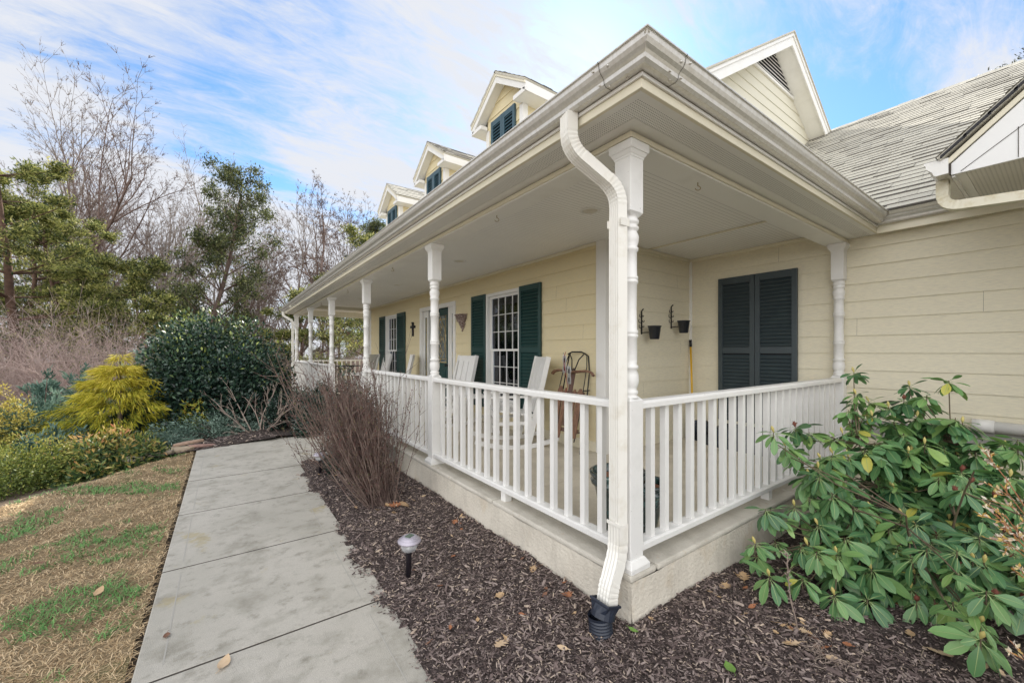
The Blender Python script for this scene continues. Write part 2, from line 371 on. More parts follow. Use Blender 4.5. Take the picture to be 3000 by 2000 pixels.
# corner boards, baseboards and crown strips
for q in ((DX - .026, DX + .09, YA - .026, YA + .112, 0, CZ), (DX - .026, DX + .08, YE - .10, YE + .026, -.3, CZ), (GX - .03, GX + .01, YA - .035, YA - .003, 0, CZ)):
    mb = MB(); mb.box(*q); mb.build('corner_board', m_trim, house, .003)
mb = MB()
mb.box(DX - .022, DX, YA + .113, 5.16, 0, .115); mb.box(DX - .022, DX, 6.81, YE - .101, 0, .115)
mb.box(DX + .091, GX - .031, YA - .022, YA, 0, .115); mb.box(GX - .022, GX, .06, YA - .036, 0, .115)
mb.build('baseboard', m_siding2, house, .003)
mb = MB()
mb.box(DX - .035, DX - .0, YA + .113, YE - .101, CZ - .036, CZ - .002); mb.box(DX + .091, GX - .037, YA - .035, YA, CZ - .036, CZ - .002)
mb.box(GX - .036, GX, .11, YA - .0, CZ - .036, CZ - .002); mb.box(2.42, 2.445, .12, YA - .036, CZ - .014, CZ - .001)
mb.build('crown_strip', m_yel, house, .004)

# porch slab (joints every 2.44 m) with rim, foundation
mb = MB(); J = [-.088, 1.22, 3.66, 6.10, 8.54, 10.98, 12.288]
for a, b in zip(J[:-1], J[1:]):
    e = 1.70 if a > 1 and b < 10.6 else (GX if b < 2 else (1.70 if b < 10.6 else 5.0))
    for c0, c1 in ((.13, e),):
        mb.box(c0 + .003, c1, max(a, .13) + .003, min(b, 12.07) - .003, -.1, 0)
mb.box(1.70, GX, .133, .66, -.1, 0.0005)
mb.box(1.703, GX, 1.223, 1.66, -.1, 0); mb.box(1.70, 5, 10.49, 12.07, -.1, -.0005)
mb.build('porch_floor', m_slab, house, .002)
mb = MB()
for a, b in zip(J[:-1], J[1:]): mb.box(-.088, .127, a + .003, b - .003, -.035, 0)
for a, b in ((.133, 2.0), (2.006, GX)): mb.box(a, b, -.088, .127, -.035, 0)
mb.box(.133, 5, 12.073, 12.288, -.1, 0)
mb.build('slab_edge', m_rim, house, .012)
def found(name, segsxy):
    mb = MB()
    for (xa, ya, xb, yb, nx, ny) in segsxy:
        L = math.hypot(xb - xa, yb - ya); n = int(L / .06)
        V = []
        zs = [-.030, -.08, -.14, -.2, -.26, -.32, -.5, -1.2]
        for i in range(n + 1):
            t = i / n
            for j, z in enumerate(zs):
                off = (.004 * math.sin(t * L * 9 + z * 20) + rnd.gauss(0, .0022)) + (.022 * max(0, (-z - .18)) / .3)
                if i in (0, n): off = .022 * max(0, (-z - .18)) / .3
                V.append((xa + (xb - xa) * t + nx * off, ya + (yb - ya) * t + ny * off, z))
        m = len(zs); F = [(i * m + j, i * m + j + 1, (i + 1) * m + j + 1, (i + 1) * m + j) for i in range(n) for j in range(m - 1)]
        mb.add(V, F, 0, True)
    return mb.build(name, m_found, house)
found('foundation', [(-.084, -.084, -.084, 12.28, -1, 0), (-.084, -.084, GX, -.084, 0, -1), (-.084, 12.28, 5, 12.28, 0, 1)])
mb = MB(); mb.box(-.07, 5, -.07, 12.26, -1.2, -.1035); mb.build('slab_core', m_found, house)

# beams, ceiling, soffit
mb = MB()
mb.box(-.055, .115, -.055, PY + .055, FZ, 2.50); mb.box(.116, GX - .002, -.055, .115, FZ + .0005, 2.50); mb.box(.116, 5, PY - .115, PY + .055, FZ + .0005, 2.50)
mb.build('porch_beam', m_soffit, house, .004)
mb = MB(); mb.box(-.068, -.0555, -.068, PY + .068, FZ + .008, FZ + .036); mb.box(-.055, GX, -.068, -.0555, FZ + .008, FZ + .036); mb.build('beam_lip', m_yel, house, .002)
mb = MB(); mb.box(.116, DX, .116, PY - .116, CZ, CZ + .03); mb.box(DX, GX, .116, YA, CZ, CZ + .03); mb.box(DX, 5, YE, PY - .116, CZ, CZ + .03)
mb.build('porch_ceiling', m_ceil, house)
mb = MB(); mb.box(.12, 5, PY - .122, PY - .116, FZ + .002, CZ); mb.build('frieze_board', m_bead2, house)
SZ = 2.283
def ring(name, e0, e1, z0, z1, m, x1=None, bevel=0, gx=None):
    """strip of the eave between outward offsets e0<e1, all round the porch with mitred corners"""
    mb = MB(); x1 = x1 if x1 else GX
    A = [(-e1, -e1), (-e0, -e0), (-e0, PY + e0), (-e1, PY + e1)]
    mb.extr([(x, y, z0) for x, y in A][::-1], (0, 0, z1 - z0))
    B = [(-e1, -e1), (x1 - 0, -e1), (x1 - 0, -e0), (-e0, -e0)]
    mb.extr([(x, y, z0) for x, y in B][::-1], (0, 0, z1 - z0))
    D = [(-e1, PY + e1), (-e0, PY + e0), (5, PY + e0), (5, PY + e1)]
    mb.extr([(x, y, z0) for x, y in D][::-1], (0, 0, z1 - z0))
    return mb.build(name, m, house, bevel)
ring('soffit', .0555, .135, SZ, SZ + .01, m_soffit)
ring('soffit_vent', .136, .245, SZ + .001, SZ + .011, m_perf)
ring('soffit', .246, .285, SZ, SZ + .01, m_soffit)
ring('fascia', .286, .306, SZ - .006, 2.335, m_yel, bevel=.003)
ring('fascia_drip', .307, .318, 2.318, 2.335, m_trim, bevel=.002)
# garage eave (only a hand's width of overhang)
GO = GX - .20   # shift so that the gutter lip lies at 3.19
mb = MB(); mb.box(GX - .10, GX - .001, -7, -.30, SZ + .001, SZ + .011); mb.build('soffit_vent', m_perf, house)
mb = MB(); mb.box(GX - .125, GX - .105, -7, -.307, SZ - .02, 2.35); mb.build('fascia', m_yel, house, .003)
# gutters: ogee profile as (offset, z)
GP = [(.308, 2.428), (.308, 2.338), (.355, 2.336), (.368, 2.346), (.371, 2.362), (.379, 2.372), (.393, 2.382), (.402, 2.398), (.405, 2.414), (.404, 2.421), (.412, 2.423), (.412, 2.429), (.400, 2.430), (.396, 2.426), (.397, 2.412), (.385, 2.388), (.364, 2.376), (.360, 2.350), (.316, 2.346), (.316, 2.428)]
def gutter(name, path, material):
    """path: function offset -> list of plan points"""
    mb = MB(); n = len(GP); V = []; K = None
    for e, z in GP:
        pts = path(e); K = len(pts)
        V += [(x, y, z) for x, y in pts]
    F = [(i * K + k, i * K + k + 1, ((i + 1) % n) * K + k + 1, ((i + 1) % n) * K + k) for i in range(n) for k in range(K - 1)]
    F += [tuple(i * K for i in range(n)), tuple(i * K + K - 1 for i in range(n))[::-1]]
    mb.add(V, F, 0, False); return mb.build(name, material, house)
gutter('gutter', lambda e: [(5, PY + e), (-e, PY + e), (-e, -e), (GX - .218, -e)], m_gutter)
gutter('gutter', lambda e: [(GX + .195 - e, -.318 ), (GX + .195 - e, -1.02)], m_gutter)
# strap seams, pop rivets and hangers on the near gutter corner
mb = MB()
for (e, s) in ((.408, .30), (.408, 1.9), (.408, 4.2)):
    for z, ee in ((2.428, .410),):
        for q in ((-ee + .004, s - .1, 2.43), (min(s + .1, 2.9), -ee + .004, 2.43)): mb = MB(); mb.lathe([(0.0, 0), (.006, .001), (.006, .004), (0.001, .007)], q, 8); mb.build('gutter_rivet', m_gutter, house)
for (x, y, z) in ((-.407, -.12, 2.405), (-.40, -.20, 2.39), (-.374, -.13, 2.35), (-.10, -.407, 2.405), (-.16, -.40, 2.39), (-.12, -.374, 2.35), (-.20, -.372, 2.35), (-.35, -.17, 2.335), (-.17, -.35, 2.335), (-.33, -.25, 2.335)):
    mb = MB(); mb.lathe([(.0055, -.003), (.0055, .002), (.003, .005)], (x, y, z), 8); mb.build('gutter_rivet', m_gutter, house)
mb = MB()
for e0, sgn in ((0, 1),):
    V = []
    for e, z in GP[1:12]:
        for s in (-.155, -.152): V.append((-e - .0015, s, z + (-.0015 if e < .37 else 0)))
    mb.add(V, [(2 * i, 2 * i + 1, 2 * i + 3, 2 * i + 2) for i in range(10)])
    V = []
    for e, z in GP[1:12]:
        for s in (-.135, -.132): V.append((s, -e - .0015, z + (-.0015 if e < .37 else 0)))
    mb.add(V, [(2 * i, 2 * i + 1, 2 * i + 3, 2 * i + 2) for i in range(10)])
mb.build('gutter_seam', m_joint, house)
mb = MB(); mb.box(-.300, -.285, -.285, PY + .3, 2.4285, 2.436); mb.box(-.285, GX - .2, -.300, -.285, 2.4285, 2.436); mb.box(GX - .13, GX - .10, -7, -.302, 2.4285, 2.436); mb.build('drip_edge', m_trim, house)

# ---------------- downspouts (fluted rectangular pipe swept along a path)
def spout(name, path, w=.078, d=.058, W=(0, 1, 0), material=m_spout, crimp=(), parent=house):
    W0 = Vector(W).normalized(); prof = []
    nfl = 4
    for i in range(nfl * 2 + 1):
        a = -w / 2 + w * i / (nfl * 2); prof.append((a, -d / 2 - (0 if i % 2 == 0 else -.0035)))
    for i in range(nfl * 2, -1, -1):
        a = -w / 2 + w * i / (nfl * 2); prof.append((a, d / 2 + (0 if i % 2 == 0 else -.0035)))
    P = [Vector(p) for p in path]; V = []; n = len(prof)
    for i, p in enumerate(P):
        t = (P[min(i + 1, len(P) - 1)] - P[max(0, i - 1)]).normalized(); s = W0 - t * W0.dot(t); s.normalize(); q = t.cross(s)
        k = 1 - (.05 if (i in crimp) else 0)
        for a, b in prof: V.append(p + s * a * k + q * b * k)
    F = [(i * n + j, i * n + (j + 1) % n, (i + 1) * n + (j + 1) % n, (i + 1) * n + j) for i in range(len(P) - 1) for j in range(n)]
    mb = MB(); mb.add(V, F + [tuple(range(n))[::-1], tuple(range((len(P) - 1) * n, len(P) * n))]); return mb.build(name, material, parent)
def arc(pts, r, k=7):
    """round the corners of a polyline"""
    pts = [Vector(p) for p in pts]; o = [pts[0]]
    for i in range(1, len(pts) - 1):
        a, b, c = pts[i - 1], pts[i], pts[i + 1]; u = (a - b).normalized(); v = (c - b).normalized(); d = min(r, (a - b).length * .49, (c - b).length * .49)
        for j in range(k + 1):
            t = j / k; o.append((b + u * d) * (1 - t) ** 2 + b * 2 * t * (1 - t) + (b + v * d) * t * t)
    o.append(pts[-1]); return o
top = arc([(-.345, .10, 2.337), (-.345, .10, 2.17), (-.088, .0, 1.985), (-.088, 0, 1.80)], .085, 14)
ds = spout('downspout', top + [(-.088, 0, .25)], W=(.25, .97, 0), crimp=[i for i in range(1, len(top)) if i % 2 == 0])
low = arc([(-.088, 0, .252), (-.088, 0, .10), (-.205, -.035, -.04), (-.215, -.035, -.115)], .07, 10)
spout('downspout_elbow', low, w=.082, d=.062, W=(.1, .99, 0), crimp=[i for i in range(2, len(low) - 1) if i % 3 == 0])
mb = MB(); mb.box(-.06, -.056, -.048, .048, 1.79, 1.83); mb.box(-.12, -.056, -.0455, -.043, 1.79, 1.83); mb.box(-.12, -.056, .043, .0455, 1.79, 1.83); mb.box(-.125, -.12, -.045, .045, .245, .262); mb.build('downspout_strap', m_spout, house)
# far corner downspout
spout('downspout', arc([(-.345, PY + .1, 2.33), (-.345, PY + .1, 2.22), (-.10, PY + .03, 2.06), (-.10, PY + .03, 1.9), (-.10, PY + .03, -.2)], .08, 6), W=(0, 1, 0))
# round white drain pipe along the foot of the garage wall
mb = MB(); mb.tube([(GX - .06, -.93, .53), (GX - .06, -3.2, .49), (GX - .06, -5, .45)], .046, 16); mb.tube([(GX - .06, -.90, .531), (GX - .06, -1.02, .529)], .052, 16); mb.build('drain_pipe', m_trim, house)
mb = MB(); mb.box(GX - .02, GX - .003, -7, -.09, .30, .476); mb.build('garage_skirt_board', mat('grey_skirt', (.34, .33, .30), .8), house)

# ---------------- porch posts
PROF = [(.054, .900), (.040, .912), (.047, .922), (.047, .934), (.038, .940), (.044, .955), (.052, .985), (.050, 1.02), (.041, 1.048), (.049, 1.053), (.049, 1.068), (.040, 1.074),
        (.043, 1.10), (.042, 1.214), (.048, 1.220), (.048, 1.232), (.043, 1.236), (.048, 1.241), (.048, 1.254), (.042, 1.26), (.040, 1.38), (.042, 1.503), (.048, 1.508), (.048, 1.52), (.043, 1.524), (.048, 1.529), (.048, 1.541), (.042, 1.546),
        (.041, 1.672), (.049, 1.680), (.049, 1.694), (.041, 1.700), (.050, 1.725), (.052, 1.752), (.043, 1.776), (.040, 1.782), (.050, 1.79), (.052, 1.802), (.044, 1.81), (.044, 1.818), (.051, 1.824), (.051, 1.838), (.043, 1.848), (.048, 1.856), (.054, 1.864)]
h = .0525
def post_shape():
    sh = MB(); sh.lathe(PROF, n=24, cap=False); T = MB(); T.box(-h, h, -h, h, .045, .885); T2 = MB(); T2.box(-h, h, -h, h, 1.876, 2.18)
    for z0, z1 in ((.885, .905), (1.876, 1.856)):
        (T if z0 < 1 else T2).add([(-h, -h, z0), (h, -h, z0), (h, h, z0), (-h, h, z0), (-.036, -.036, z1), (.036, -.036, z1), (.036, .036, z1), (-.036, .036, z1)], [(0, 1, 5, 4), (1, 2, 6, 5), (2, 3, 7, 6), (3, 0, 4, 7), (4, 5, 6, 7)])
    bs = MB(); bs.box(-.078, .078, -.078, .078, 0, .028); bs.add([(-.078, -.078, .028), (.078, -.078, .028), (.078, .078, .028), (-.078, .078, .028), (-.058, -.058, .058), (.058, -.058, .058), (.058, .058, .058), (-.058, .058, .058)], [(0, 1, 5, 4), (1, 2, 6, 5), (2, 3, 7, 6), (3, 0, 4, 7), (4, 5, 6, 7)])
    cp = MB(); k = .058
    for z0, z1, r0, r1 in ((2.160, 2.172, .055, .057), (2.172, 2.192, .058, .069), (2.192, 2.200, .072, .075), (2.200, 2.237, .075, .075)):
        cp.add([(-r0, -r0, z0), (r0, -r0, z0), (r0, r0, z0), (-r0, r0, z0), (-r1, -r1, z1), (r1, -r1, z1), (r1, r1, z1), (-r1, r1, z1)], [(3, 2, 1, 0), (0, 1, 5, 4), (1, 2, 6, 5), (2, 3, 7, 6), (3, 0, 4, 7), (4, 5, 6, 7)])
    return sh, T, bs, cp, T2
sh, T, bs, cp, T2 = post_shape()
p0 = sh.build('porch_post', m_white, house); b0 = T.build('lower_block', m_white, p0, .003); b1 = T2.build('upper_block', m_white, p0, .003); c0 = bs.build('base_trim', m_white, p0, .003); d0 = cp.build('capital', m_trim, p0, .002)
POSTS = [(0, 2.44 * k) for k in range(6)] + [(2.44, PY), (4.9, PY), (GX - .06, .0)]
for i, (x, y) in enumerate(POSTS):
    if i == 0: continue
    q = p0.copy(); col.objects.link(q); q.location = (x, y, 0); q.parent = house
    for c in (b0, b1, c0, d0): cc2 = c.copy(); col.objects.link(cc2); cc2.parent = q
# ---------------- railings
def railing(a, b, supports=()):
    a = Vector(a); b = Vector(b); L = (b - a).length; d = (b - a) / L; n = Vector((-d.y, d.x, 0))
    r = empty('railing', (0, 0, 0)); r.parent = house
    def rail(name, z0, z1, w, crown):
        pts = [(-w / 2, z0), (w / 2, z0), (w / 2, z1 - crown), (w / 2 - .012, z1), (-w / 2 + .012, z1), (-w / 2, z1 - crown)]
        mb = MB(); mb.extr([a + n * p + Vector((0, 0, z)) for p, z in pts], d * L); return mb.build(name, m_white, r, .0015)
    rail('top_rail', .838, .878, .088, .012); rail('bottom_rail', .078, .114, .088, .006)
    k = max(2, round(L / .1375) - 1); st = L / (k + 1); sp_ = None
    for i in range(k):
        p = a + d * st * (i + 1)
        if sp_ is None:
            mb = MB(); s = .0185; mb.box(-s, s, -s, s, .114, .838); sp_ = mb.build('baluster', m_white, r, .0015); o = sp_
        else: o = sp_.copy(); col.objects.link(o); o.parent = r
        o.location = (p.x, p.y, 0); o.rotation_euler = (0, 0, math.atan2(d.y, d.x) + rnd.uniform(-.02, .02))
    for s in supports:
        p = a + d * L * s; mb = MB(); mb.box(p.x - .03, p.x + .03, p.y - .03, p.y + .03, .0, .078); mb.build('support_block', m_white, r, .003)
for k in range(5):
    if k == 2: continue
    railing((0, 2.44 * k + h, 0), (0, 2.44 * (k + 1) - h, 0), (.47,))
railing((h, 0, 0), (GX - .12, 0, 0), (.5,))
railing((h, PY, 0), (2.44 - h, PY, 0), (.5,)); railing((2.44 + h, PY, 0), (4.9 - h, PY, 0), (.5,))

# ---------------- windows with louvred shutters
def louvers(mb, y0, y1, z0, z1, x, pitch=.047, mi=0):
    z = z0 + .01
    while z < z1 - .02:
        mb.add([(x - .030, y0, z), (x - .030, y1, z), (x - .008, y1, z + .038), (x - .008, y0, z + .038), (x - .027, y0, z - .006), (x - .027, y1, z - .006), (x - .004, y1, z + .034), (x - .004, y0, z + .034)],
               [(0, 1, 2, 3), (4, 7, 6, 5), (0, 4, 5, 1), (3, 2, 6, 7)], mi); z += pitch
def shutter(name, x, y0, y1, z0, z1, zm, material, parent=house, st=.048, rails=.075, pitch=.047, back=m_dark):
    r = MB(); r.box(x - .036, x - .004, y0, y0 + st, z0, z1); r.box(x - .036, x - .004, y1 - st, y1, z0, z1)
    r.box(x - .033, x - .005, y0 + st, y1 - st, z0, z0 + rails); r.box(x - .033, x - .005, y0 + st, y1 - st, z1 - rails, z1)
    zz = [z0 + rails]
    for q in zm: r.box(x - .033, x - .005, y0 + st, y1 - st, q - .04, q + .04); zz += [q - .04, q + .04]
    zz += [z1 - rails]; s = r.build(name, material, parent, .003)
    lv = MB()
    for i in range(0, len(zz), 2): louvers(lv, y0 + st - .002, y1 - st + .002, zz[i], zz[i + 1], x, pitch)
    lv.build('louver_panel', material, s)
    bk = MB(); bk.box(x - .0035, x - .001, y0 + .004, y1 - .004, z0 + .004, z1 - .004); bk.build('backing', back, s); return s
def window(y0, y1, cols=5):
    z0, z1 = WZ; x = DX
    f = MB(); T_ = .045
    for (a, b, c, d) in ((y0, y0 + T_, z0, z1), (y1 - T_, y1, z0, z1), (y0 + T_, y1 - T_, z1 - T_, z1), (y0 + T_, y1 - T_, z0, z0 + T_)): f.box(x - .030, x + .09, a, b, c, d)
    f.box(x - .055, x + .02, y0 - .02, y1 + .02, z0 - .022, z0 - .001); w_ = f.build('window', m_trim, house, .003)
    zm = 1.17; a, b = y0 + T_, y1 - T_
    for (name, za, zb, xx) in (('upper_sash', zm - .02, z1 - T_, x + .030), ('lower_sash', z0 + T_, zm + .02, x + .055)):
        s = MB(); t = .034
        s.box(xx, xx + .024, a, a + t, za, zb); s.box(xx, xx + .024, b - t, b, za, zb); s.box(xx + .001, xx + .023, a + t, b - t, za, za + t); s.box(xx + .001, xx + .023, a + t, b - t, zb - t, zb)
        s.build(name, m_trim, w_, .002)
        g = MB(); A, B = a + t, b - t; Za, Zb = za + t, zb - t
        for i in range(1, 4): yy = A + (B - A) * i / 4; g.box(xx + .002, xx + .016, yy - .0045, yy + .0045, Za, Zb)
        for i in range(1, 3): zz = Za + (Zb - Za) * i / 3; g.box(xx + .003, xx + .015, A, B, zz - .0045, zz + .0045)
        g.build('muntin', m_trim, w_)
        p = MB(); p.box(xx + .017, xx + .0195, A - .004, B + .004, Za - .004, Zb + .004); p.build('pane', m_pane, w_)
    q = MB(); q.box(x + .16, x + .164, a, b, z1 - .28, z1); q.build('blind', m_blind, w_)
    q = MB()
    for i in range(22):
        yy = a + (b - a) * i / 22; q.box(x + .19 + .012 * math.sin(i * 1.9), x + .20 + .012 * math.sin(i * 1.9), yy, yy + (b - a) / 22 + .002, z0, z1 - .02)
    q.build('curtain', m_curtain, w_)
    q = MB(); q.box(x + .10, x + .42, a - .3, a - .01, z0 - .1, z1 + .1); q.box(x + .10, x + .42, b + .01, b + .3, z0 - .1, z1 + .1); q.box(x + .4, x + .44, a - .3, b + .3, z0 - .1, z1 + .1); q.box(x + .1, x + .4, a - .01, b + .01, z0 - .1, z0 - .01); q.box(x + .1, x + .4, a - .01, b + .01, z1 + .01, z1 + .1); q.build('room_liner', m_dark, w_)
def glassmat():
    m = bpy.data.materials.new('pane_glass'); m.use_nodes = True; t = m.node_tree; t.nodes.clear(); n = t.nodes.new; l = t.links.new
    o = n('ShaderNodeOutputMaterial'); mxs = n('ShaderNodeMixShader'); fr = n('ShaderNodeFresnel'); fr.inputs[0].default_value = 1.75
    tr = n('ShaderNodeBsdfTransparent'); tr.inputs[0].default_value = (.75, .8, .85, 1); gl = n('ShaderNodeBsdfGlossy'); gl.inputs['Roughness'].default_value = .02; gl.inputs[0].default_value = (.9, .93, 1, 1)
    l(fr.outputs[0], mxs.inputs[0]); l(tr.outputs[0], mxs.inputs[1]); l(gl.outputs[0], mxs.inputs[2]); l(mxs.outputs[0], o.inputs[0]); return m
m_pane = glassmat()
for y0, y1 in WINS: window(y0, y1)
for a, b in ((2.725, 3.195), (4.115, 4.56), (7.665, 8.175), (9.075, 9.54)): shutter('shutter', DX - .012, a, b, .25, 2.068, [1.17], m_green)
# closed pair on the recessed wall
mb = MB(); mb.box(GX - .001, GX + .03, .38, 1.23, .30, 2.05); mb.build('shutter_recess', m_dark, house)
for a, b in ((.372, .806), (.810, 1.240)): shutter('closed_shutter', GX - .012, a, b, .285, 2.065, [1.16], m_slate, st=.055, rails=.085, pitch=.043)

# ---------------- front door with sidelights
dr = MB(); x = DX
dr.box(x - .035, x + .02, 6.70, 6.80, 0, 2.07); dr.box(x - .035, x + .02, 5.17, 5.255, 0, 2.07); dr.box(x - .035, x + .02, 5.255, 6.70, 1.99, 2.07)
dr.box(x + .0, x + .08, 6.42, 6.47, .02, 1.99); dr.box(x + .0, x + .08, 5.46, 5.51, .02, 1.99); dr.box(x - .0, x + .1, 5.255, 6.70, 0, .03)
for a, b in ((5.255, 5.46), (6.47, 6.70)):
    dr.box(x + .02, x + .05, a, a + .055, .03, 1.99); dr.box(x + .02, x + .05, b - .055, b, .03, 1.99); dr.box(x + .021, x + .049, a + .055, b - .055, .03, .3); dr.box(x + .021, x + .049, a + .055, b - .055, 1.86, 1.99)
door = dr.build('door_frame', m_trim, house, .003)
mb = MB(); y0, y1 = 5.515, 6.415
mb.box(x + .045, x + .085, y0, y0 + .15, .03, 1.985); mb.box(x + .045, x + .085, y1 - .15, y1, .03, 1.985); mb.box(x + .046, x + .084, y0 + .15, y1 - .15, .03, .92); mb.box(x + .046, x + .084, y0 + .15, y1 - .15, 1.86, 1.985)
for a, b in ((y0 + .19, 5.93), (6.0, y1 - .19)): mb.box(x + .036, x + .047, a, b, .20, .80); mb.box(x + .028, x + .037, a + .04, b - .04, .25, .75)
mb.build('door_panel', m_green, door, .004)
mb = MB(); mb.box(x + .062, x + .066, y0 + .14, y1 - .14, .91, 1.87); mb.box(x + .034, x + .038, 5.305, 5.41, .3, 1.87); mb.box(x + .034, x + .038, 6.52, 6.65, .3, 1.87); mb.build('leaded_glass', mat('leaded_glass', (.10, .12, .13), .08, spec=.8, var=[(9, .4, .7, (.30, .33, .30), .8)]), door)
mb = MB(); xx = x + .060
def came(pts, r=.005): mb.tube([(xx, y, z) for y, z in pts], r, 5)
ya_, yb_ = y0 + .16, y1 - .16; ym = (ya_ + yb_) / 2
came([(ya_, .93), (ya_, 1.85), (yb_, 1.85), (yb_, .93), (ya_, .93)], .008); came([(ya_ + .06, .93), (ya_ + .06, 1.85)]); came([(yb_ - .06, .93), (yb_ - .06, 1.85)])
for s in (-1, 1):
    came([(ym + s * .20 * math.sin(t * math.pi) * (1 - .3 * math.cos(t * 2 * math.pi * 2)), .95 + .88 * t) for t in [i / 24 for i in range(25)]])
    came([(ym + s * .08 * abs(math.sin(t * math.pi * 3)), .98 + .82 * t) for t in [i / 24 for i in range(25)]], .004)
for z in (1.15, 1.39, 1.63):
    came([(ym, z - .07), (ym + .04, z), (ym, z + .07), (ym - .04, z), (ym, z - .07)], .004)
for z in (1.0, 1.78): came([(ya_, z), (yb_, z)], .004)
for yy in (5.357, 6.585):
    xx = x + .032
    for s in (-1, 1): came([(yy + s * .03 * math.sin(t * math.pi * 5), .32 + 1.53 * t) for t in [i / 40 for i in range(41)]], .0035)
mb.build('lead_came', m_brass, door)
mb = MB(); mb.lathe([(.028, 0), (.028, .008), (.012, .012), (.012, .035), (.026, .045), (.028, .06), (.018, .072), (0.001, .075)], n=14, T=Matrix.Translation((x + .046, 5.60, .88)) @ Matrix.Rotation(-math.pi / 2, 4, 'Y')); mb.build('handle', m_iron, door)
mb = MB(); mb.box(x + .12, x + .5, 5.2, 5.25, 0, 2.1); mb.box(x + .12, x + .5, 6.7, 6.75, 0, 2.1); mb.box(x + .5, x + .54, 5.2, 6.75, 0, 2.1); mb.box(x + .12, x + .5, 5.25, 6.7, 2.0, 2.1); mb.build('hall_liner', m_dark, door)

# ---------------- recessed lights and hooks under the ceiling
for y in (1.10, 3.53, 5.97, 8.43):
    mb = MB(); mb.lathe([(.095, 0), (.092, -.006), (.070, -.008), (.066, .0), (.060, .02)], (.87, y, CZ), 28, cap=False); li = mb.build('recessed_light', m_trim, house)
    mb = MB(); mb.lathe([(.066, .001), (.05, .003), (.02, -.004), (.001, -.006)], (.87, y, CZ - .003), 20, cap=False); mb.build('bulb', mat('bulb_glass', (.62, .58, .48), .4), li)
for (x_, y_) in ((.02, 1.31), (.02, 3.77), (.02, 6.1), (.735, .03), (.02, 8.5)):
    mb = MB(); mb.tube([(x_, y_, FZ), (x_, y_, FZ - .022)], .0035, 6); mb.tube([(x_ + .014 * math.sin(a), y_ - .014 * math.sin(a) * .7, FZ - .036 + .014 * math.cos(a)) for a in [i * .35 for i in range(14)]], .0028, 6); mb.build('ceiling_hook', mat('hook_brass', (.32, .25, .14), .4, metal=.6), house)

# ---------------- roofs
RZ = 6.56; RXC = 6.05; EZ = 2.43
def slab(mb, pts, th=.03, mi=0):
    a, b, c = (Vector(p) for p in pts[:3]); n = (b - a).cross(c - a).normalized()
    if n.z < 0: n = -n
    mb.extr([Vector(p) - n * th for p in pts], n * th, mi)
def shingles(name, o, u, v, L, H, clip, parent, expo=.14):
    """courses of separate tabs of uneven width and thickness"""
    o = Vector(o); u = Vector(u).normalized(); v = Vector(v).normalized(); n = u.cross(v)
    if n.z < 0: n = -n
    mb = MB(); r_ = 0; t = 0.0
    while t < H - .02:
        t1 = min(t + expo, H); s = -rnd.uniform(0, .3)
        while s < L:
            w_ = rnd.choice((.17, .22, .28, .33, .33, .42)); s1 = min(s + w_, L); a = max(s, 0)
            if s1 > a + .01:
                p = o + u * (a + s1) / 2 + v * (t + t1) / 2
                if clip(p):
                    hgt = rnd.choice((.010, .012, .014, .019)); mi = rnd.choice((0, 0, 0, 1, 1, 2)); g = .0015
                    q = [o + u * (a + g) + v * t + n * hgt, o + u * (s1 - g) + v * t + n * hgt, o + u * (s1 - g) + v * (t1 + .01) + n * .003, o + u * (a + g) + v * (t1 + .01) + n * .003]
                    mb.add(q, [(0, 1, 2, 3)], mi); mb.add([q[0], q[1], o + u * (s1 - g) + v * t, o + u * (a + g) + v * t], [(0, 1, 2, 3)], 3)
            s = s1
        t = t1; r_ += 1
    return mb.build(name, m_shing, parent)
rf = MB(); YG = 1.33; YF = 10.80; xg = YG - 1.0
slab(rf, [(-.41, -.41, EZ), (YG, YG, EZ + (YG + .41) * SL), (RXC, YG, RZ), (RXC, YF, RZ), (PY - YF, YF, EZ + (PY - YF + .41) * SL), (-.41, PY + .41, EZ)])
slab(rf, [(2 * RXC + .41, YG, EZ), (RXC, YG, RZ), (RXC, YF, RZ), (2 * RXC + .41, YF, EZ)])
slab(rf, [(-.41, -.41, EZ), (3.18, -.41, EZ), (3.18 + 2.05, 1.64, EZ + 2.05 * SL), (1.64, 1.64, EZ + 2.05 * SL)])
slab(rf, [(-.41, PY + .41, EZ), (1.72, YE, EZ + 2.13 * SL), (7, YE, EZ + 2.13 * SL), (7, PY + .41, EZ)])
roof = rf.build('roof', m_shing[1], house)
gv = (1, 0, .64); gH = (7.9 - 3.17) * math.sqrt(1 + .64 ** 2)
g = MB(); slab(g, [(3.17, -.41, EZ - .004), (5.22, 1.64, EZ - .004 + 2.05 * .64), (7.9, 1.64, EZ - .004 + 4.73 * .64), (7.9, -7, EZ - .004 + 4.73 * .64), (3.17, -7, EZ - .004)]); slab(g, [(7.9, 1.64, EZ - .004 + 4.73 * .64), (12.6, 1.64, 2.43), (12.6, -7, 2.43), (7.9, -7, EZ - .004 + 4.73 * .64)])
groof = g.build('garage_roof', m_shing[1], house)
shingles('shingle_courses', (3.165, -7, EZ), (0, 1, 0), gv, 8.64, gH, lambda p: (p.y + .41) < (p.x - 3.10) or p.y < -.41, groof)
mb = MB(); ps = MB()
for i in range(48):
    y = -7 + i * .18 + rnd.uniform(-.01, .01)
    if y < 1.4: ps.extr([(7.78, y, EZ + 4.61 * .64 + .014), (7.9, y, EZ + 4.73 * .64 + .030 + rnd.uniform(0, .008)), (8.02, y, EZ + 4.61 * .64 + .014), (7.9, y, EZ + 4.73 * .64 - .03)], (0, .19, 0), rnd.choice((0, 1, 2)))
ps.build('ridge_cap', m_shing, groof)

